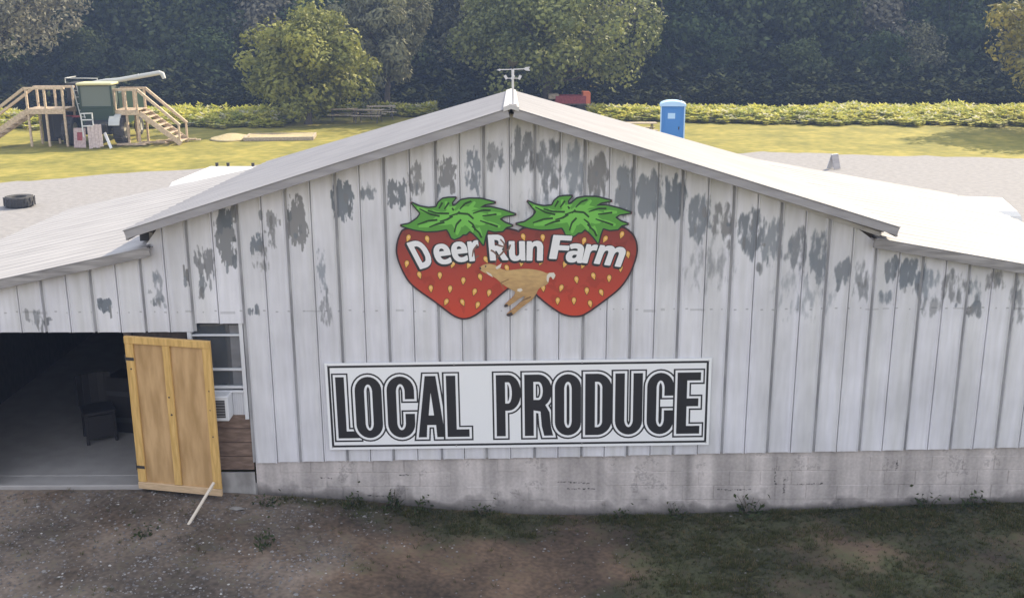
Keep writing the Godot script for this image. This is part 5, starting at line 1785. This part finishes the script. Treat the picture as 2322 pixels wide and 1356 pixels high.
# ---------------------------------------------------------------- vehicles behind the stand
func vehicle(called: String, label: String, category: String, at: Vector3, turn: float, high: float, long: float, wide: float, boxy: bool) -> Node3D:
	var t := thing(called, label, category, at, turn)
	var b := Build.new()
	var h := high
	var l := long / 2
	var low := PackedVector2Array([Vector2(-l, 0.35), Vector2(l, 0.35), Vector2(l + 0.02, 0.7), Vector2(l - 0.05, h * 0.54), Vector2(l - 1.15 if not boxy else l - 0.55, h * 0.60), Vector2(-l + 0.05, h * 0.60), Vector2(-l - 0.02, 0.7)])
	b.prism(low, -wide / 2, wide / 2, Transform3D(Basis(Vector3.UP, -PI / 2), Vector3.ZERO))
	put("body", b, M.car_white, t)
	# greenhouse, narrowing upwards
	b = Build.new()
	var zf := l - 1.2 if not boxy else l - 0.6
	var rings := []
	for q in [[h * 0.60, wide * 0.485, zf, -l + 0.08], [h * 0.93, wide * (0.43 if not boxy else 0.465), zf - 0.65, -l + 0.28 * (1.0 if not boxy else 0.4)], [h * 0.985, wide * (0.39 if not boxy else 0.45), zf - 0.80, -l + 0.40 * (1.0 if not boxy else 0.45)], [h, wide * (0.30 if not boxy else 0.40), zf - 1.0, -l + 0.6 * (1.0 if not boxy else 0.5)]]:
		rings.append([Vector3(-q[1], q[0], q[2]), Vector3(q[1], q[0], q[2]), Vector3(q[1], q[0], q[3]), Vector3(-q[1], q[0], q[3])])
	for k in 3:
		for i in 4:
			var j := (i + 1) % 4
			var p: Vector3 = rings[k][i] + rings[k][j]
			b.flat([rings[k][i], rings[k][j], rings[k + 1][j], rings[k + 1][i]], Vector3(p.x, 0.5, p.z - (zf - l) ))
	b.flat(rings[3], Vector3.UP)
	put("cabin", b, M.car_white, t)
	for i in 4:
		var j := (i + 1) % 4
		var out := Vector3([0, 1, 0, -1][i], 0.25, [1, 0, -1, 0][i])
		var q := []
		for w in [[0.08, 0.10], [0.92, 0.10], [0.92, 0.88], [0.08, 0.88]]:
			var lo: Vector3 = rings[0][i].lerp(rings[0][j], w[0])
			var hi: Vector3 = rings[1][i].lerp(rings[1][j], w[0])
			q.append(lo.lerp(hi, w[1]) + out.normalized() * 0.006)
		b = Build.new()
		b.flat(q, out)
		var thick := []
		for p in q:
			thick.append(p - out.normalized() * 0.005)
		for k in 4:
			b.flat([q[k], q[(k + 1) % 4], thick[(k + 1) % 4], thick[k]], q[k] - (q[0] + q[2]) / 2)
		put("window", b, M.glass, t)
	for x in [-wide / 2 + 0.1, wide / 2 - 0.1]:
		for z in [-l + 0.85, l - 0.85]:
			wheel(t, Vector3(x, 0.34, z), 0.34, 0.22)
		b = Build.new()
		b.box(Vector3(x * 0.93, 0.85, -l - 0.01), Vector3(0.14, 0.28, 0.05), Basis.IDENTITY, 0.01)
		put("tail_light", b, M.lamp_red, t)
		b = Build.new()
		b.box(Vector3(x * 0.93, 0.75, l + 0.0), Vector3(0.3, 0.16, 0.05), Basis.IDENTITY, 0.01)
		put("headlight", b, M.white_metal, t)
	return t

func make_vehicles() -> void:
	var v := vehicle("parked_van", "white van parked on the gravel, only its roof showing over the left lean-to", "van", Vector3(-8.45, 0, -17.1), -0.06, 1.9, 4.7, 1.75, true)
	for q in [[-0.52, 0.95], [-0.18, 0.95], [0.58, 0.95]]:
		var b := Build.new()
		b.tube([Vector3(q[0], 1.86, -2.05), Vector3(q[0], 2.0, -2.05)], [0.04, 0.05], 8)
		put("roof_knob", b, M.dark, v)
	vehicle("parked_car", "white car parked on the gravel, its roof and rear glass showing over the right lean-to", "car", Vector3(11.62, 0, -13.8), PI - 0.25, 1.78, 4.4, 1.80, false)

# ---------------------------------------------------------------- trees
func make_wood() -> void:
	# the small spreading tree on the lawn
	var d := {"mid": 3.7, "rx": 4.1, "ry": 3.4, "low": 0.45, "trunk": 0.22, "clumps": 135, "leaves": 150, "leaf": 0.17, "long": 1.8, "clump": 0.95, "droop": 0.25, "dark": Color(0.095, 0.11, 0.03), "light": Color(0.31, 0.315, 0.07)}
	make_tree("small_tree", 3, d, "small yellow green tree with low round crown standing alone on the left lawn", Vector3(-12.3, 0, -52.0), 0.4)
	d = {"mid": 5.6, "rx": 3.7, "ry": 5.4, "low": 0.5, "trunk": 0.20, "clumps": 150, "leaves": 130, "leaf": 0.14, "long": 2.8, "clump": 0.85, "droop": 0.9, "dark": Color(0.13, 0.14, 0.085), "light": Color(0.27, 0.27, 0.16)}
	make_tree("willow_tree", 5, d, "pale grey green drooping tree behind the small tree on the lawn", Vector3(-8.3, 0, -58.6), 1.0)
	d = {"mid": 6.6, "rx": 7.9, "ry": 6.4, "low": 0.6, "trunk": 0.36, "clumps": 250, "leaves": 135, "leaf": 0.19, "long": 1.5, "clump": 1.2, "droop": 0.3, "dark": Color(0.05, 0.07, 0.03), "light": Color(0.27, 0.29, 0.095)}
	make_tree("large_tree", 7, d, "large green broadleaf tree rising behind the roof ridge", Vector3(2.4, 0, -60.0), 0.2)
	d = {"mid": 5.2, "rx": 5.6, "ry": 3.9, "low": 2.0, "trunk": 0.26, "clumps": 170, "leaves": 90, "leaf": 0.16, "long": 1.7, "clump": 0.85, "droop": 0.25, "dark": Color(0.10, 0.105, 0.03), "light": Color(0.31, 0.27, 0.07)}
	make_tree("lawn_tree", 9, d, "yellowing tree at the right frame edge casting its shadow on the lawn", Vector3(31.2, 0, -47.2), 2.0)
	d = {"mid": 7.6, "rx": 9.5, "ry": 4.6, "low": 4.0, "trunk": 0.36, "clumps": 300, "leaves": 110, "leaf": 0.16, "long": 1.9, "clump": 1.15, "droop": 0.5, "dark": Color(0.10, 0.10, 0.07), "light": Color(0.24, 0.23, 0.165)}
	make_tree("overhanging_tree", 12, d, "tall greyish tree with overhanging branches in the upper left corner", Vector3(-36.0, 0, -59.5), 0.0)
	# the wood: five kinds, copied
	var kinds := []
	for k in 5:
		var w := {"mid": [4.5, 5.0, 4.0, 4.7, 4.2][k], "rx": [4.2, 3.8, 4.4, 3.6, 4.6][k], "ry": [4.3, 4.6, 4.2, 4.4, 4.3][k], "low": 0.5, "trunk": 0.30, "clumps": 190, "leaves": 80, "leaf": 0.27, "long": 1.35, "clump": 1.35, "droop": 0.25, "column": true,
			"dark": [Color(0.026, 0.036, 0.018), Color(0.030, 0.036, 0.020), Color(0.026, 0.040, 0.018), Color(0.034, 0.038, 0.026), Color(0.024, 0.036, 0.020)][k], "light": [Color(0.09, 0.11, 0.048), Color(0.20, 0.20, 0.12), Color(0.065, 0.09, 0.04), Color(0.24, 0.225, 0.17), Color(0.12, 0.15, 0.065)][k]}
		kinds.append(make_tree("wood_tree", 30 + k, w, "dark broadleaf tree in the dense wood behind the field", Vector3(0, 0, -64), 0.0, "trees of the dark wood", "leaves_dark"))
	var r := RandomNumberGenerator.new()
	r.seed = 303
	var at := 0
	for row in 5:
		for i in 29:
			var x := -73.0 + i * 5.2 + (2.6 if row % 2 else 0.0) + r.randf_range(-1.2, 1.2)
			var z := -66.0 - row * 4.5 + r.randf_range(-1.6, 1.6)
			var k := at % 5
			var o: Node3D
			if at < 5:
				o = kinds[at]
			else:
				o = kinds[r.randi() % 5].duplicate()
				o.name = numbered("wood_tree")
				add_child(o)
			o.position = Vector3(x, 0, z)
			o.rotation.y = r.randf() * TAU
			o.scale = Vector3.ONE * (r.randf_range(0.9, 1.15) if row > 0 else r.randf_range(0.38, 0.72))
			at += 1
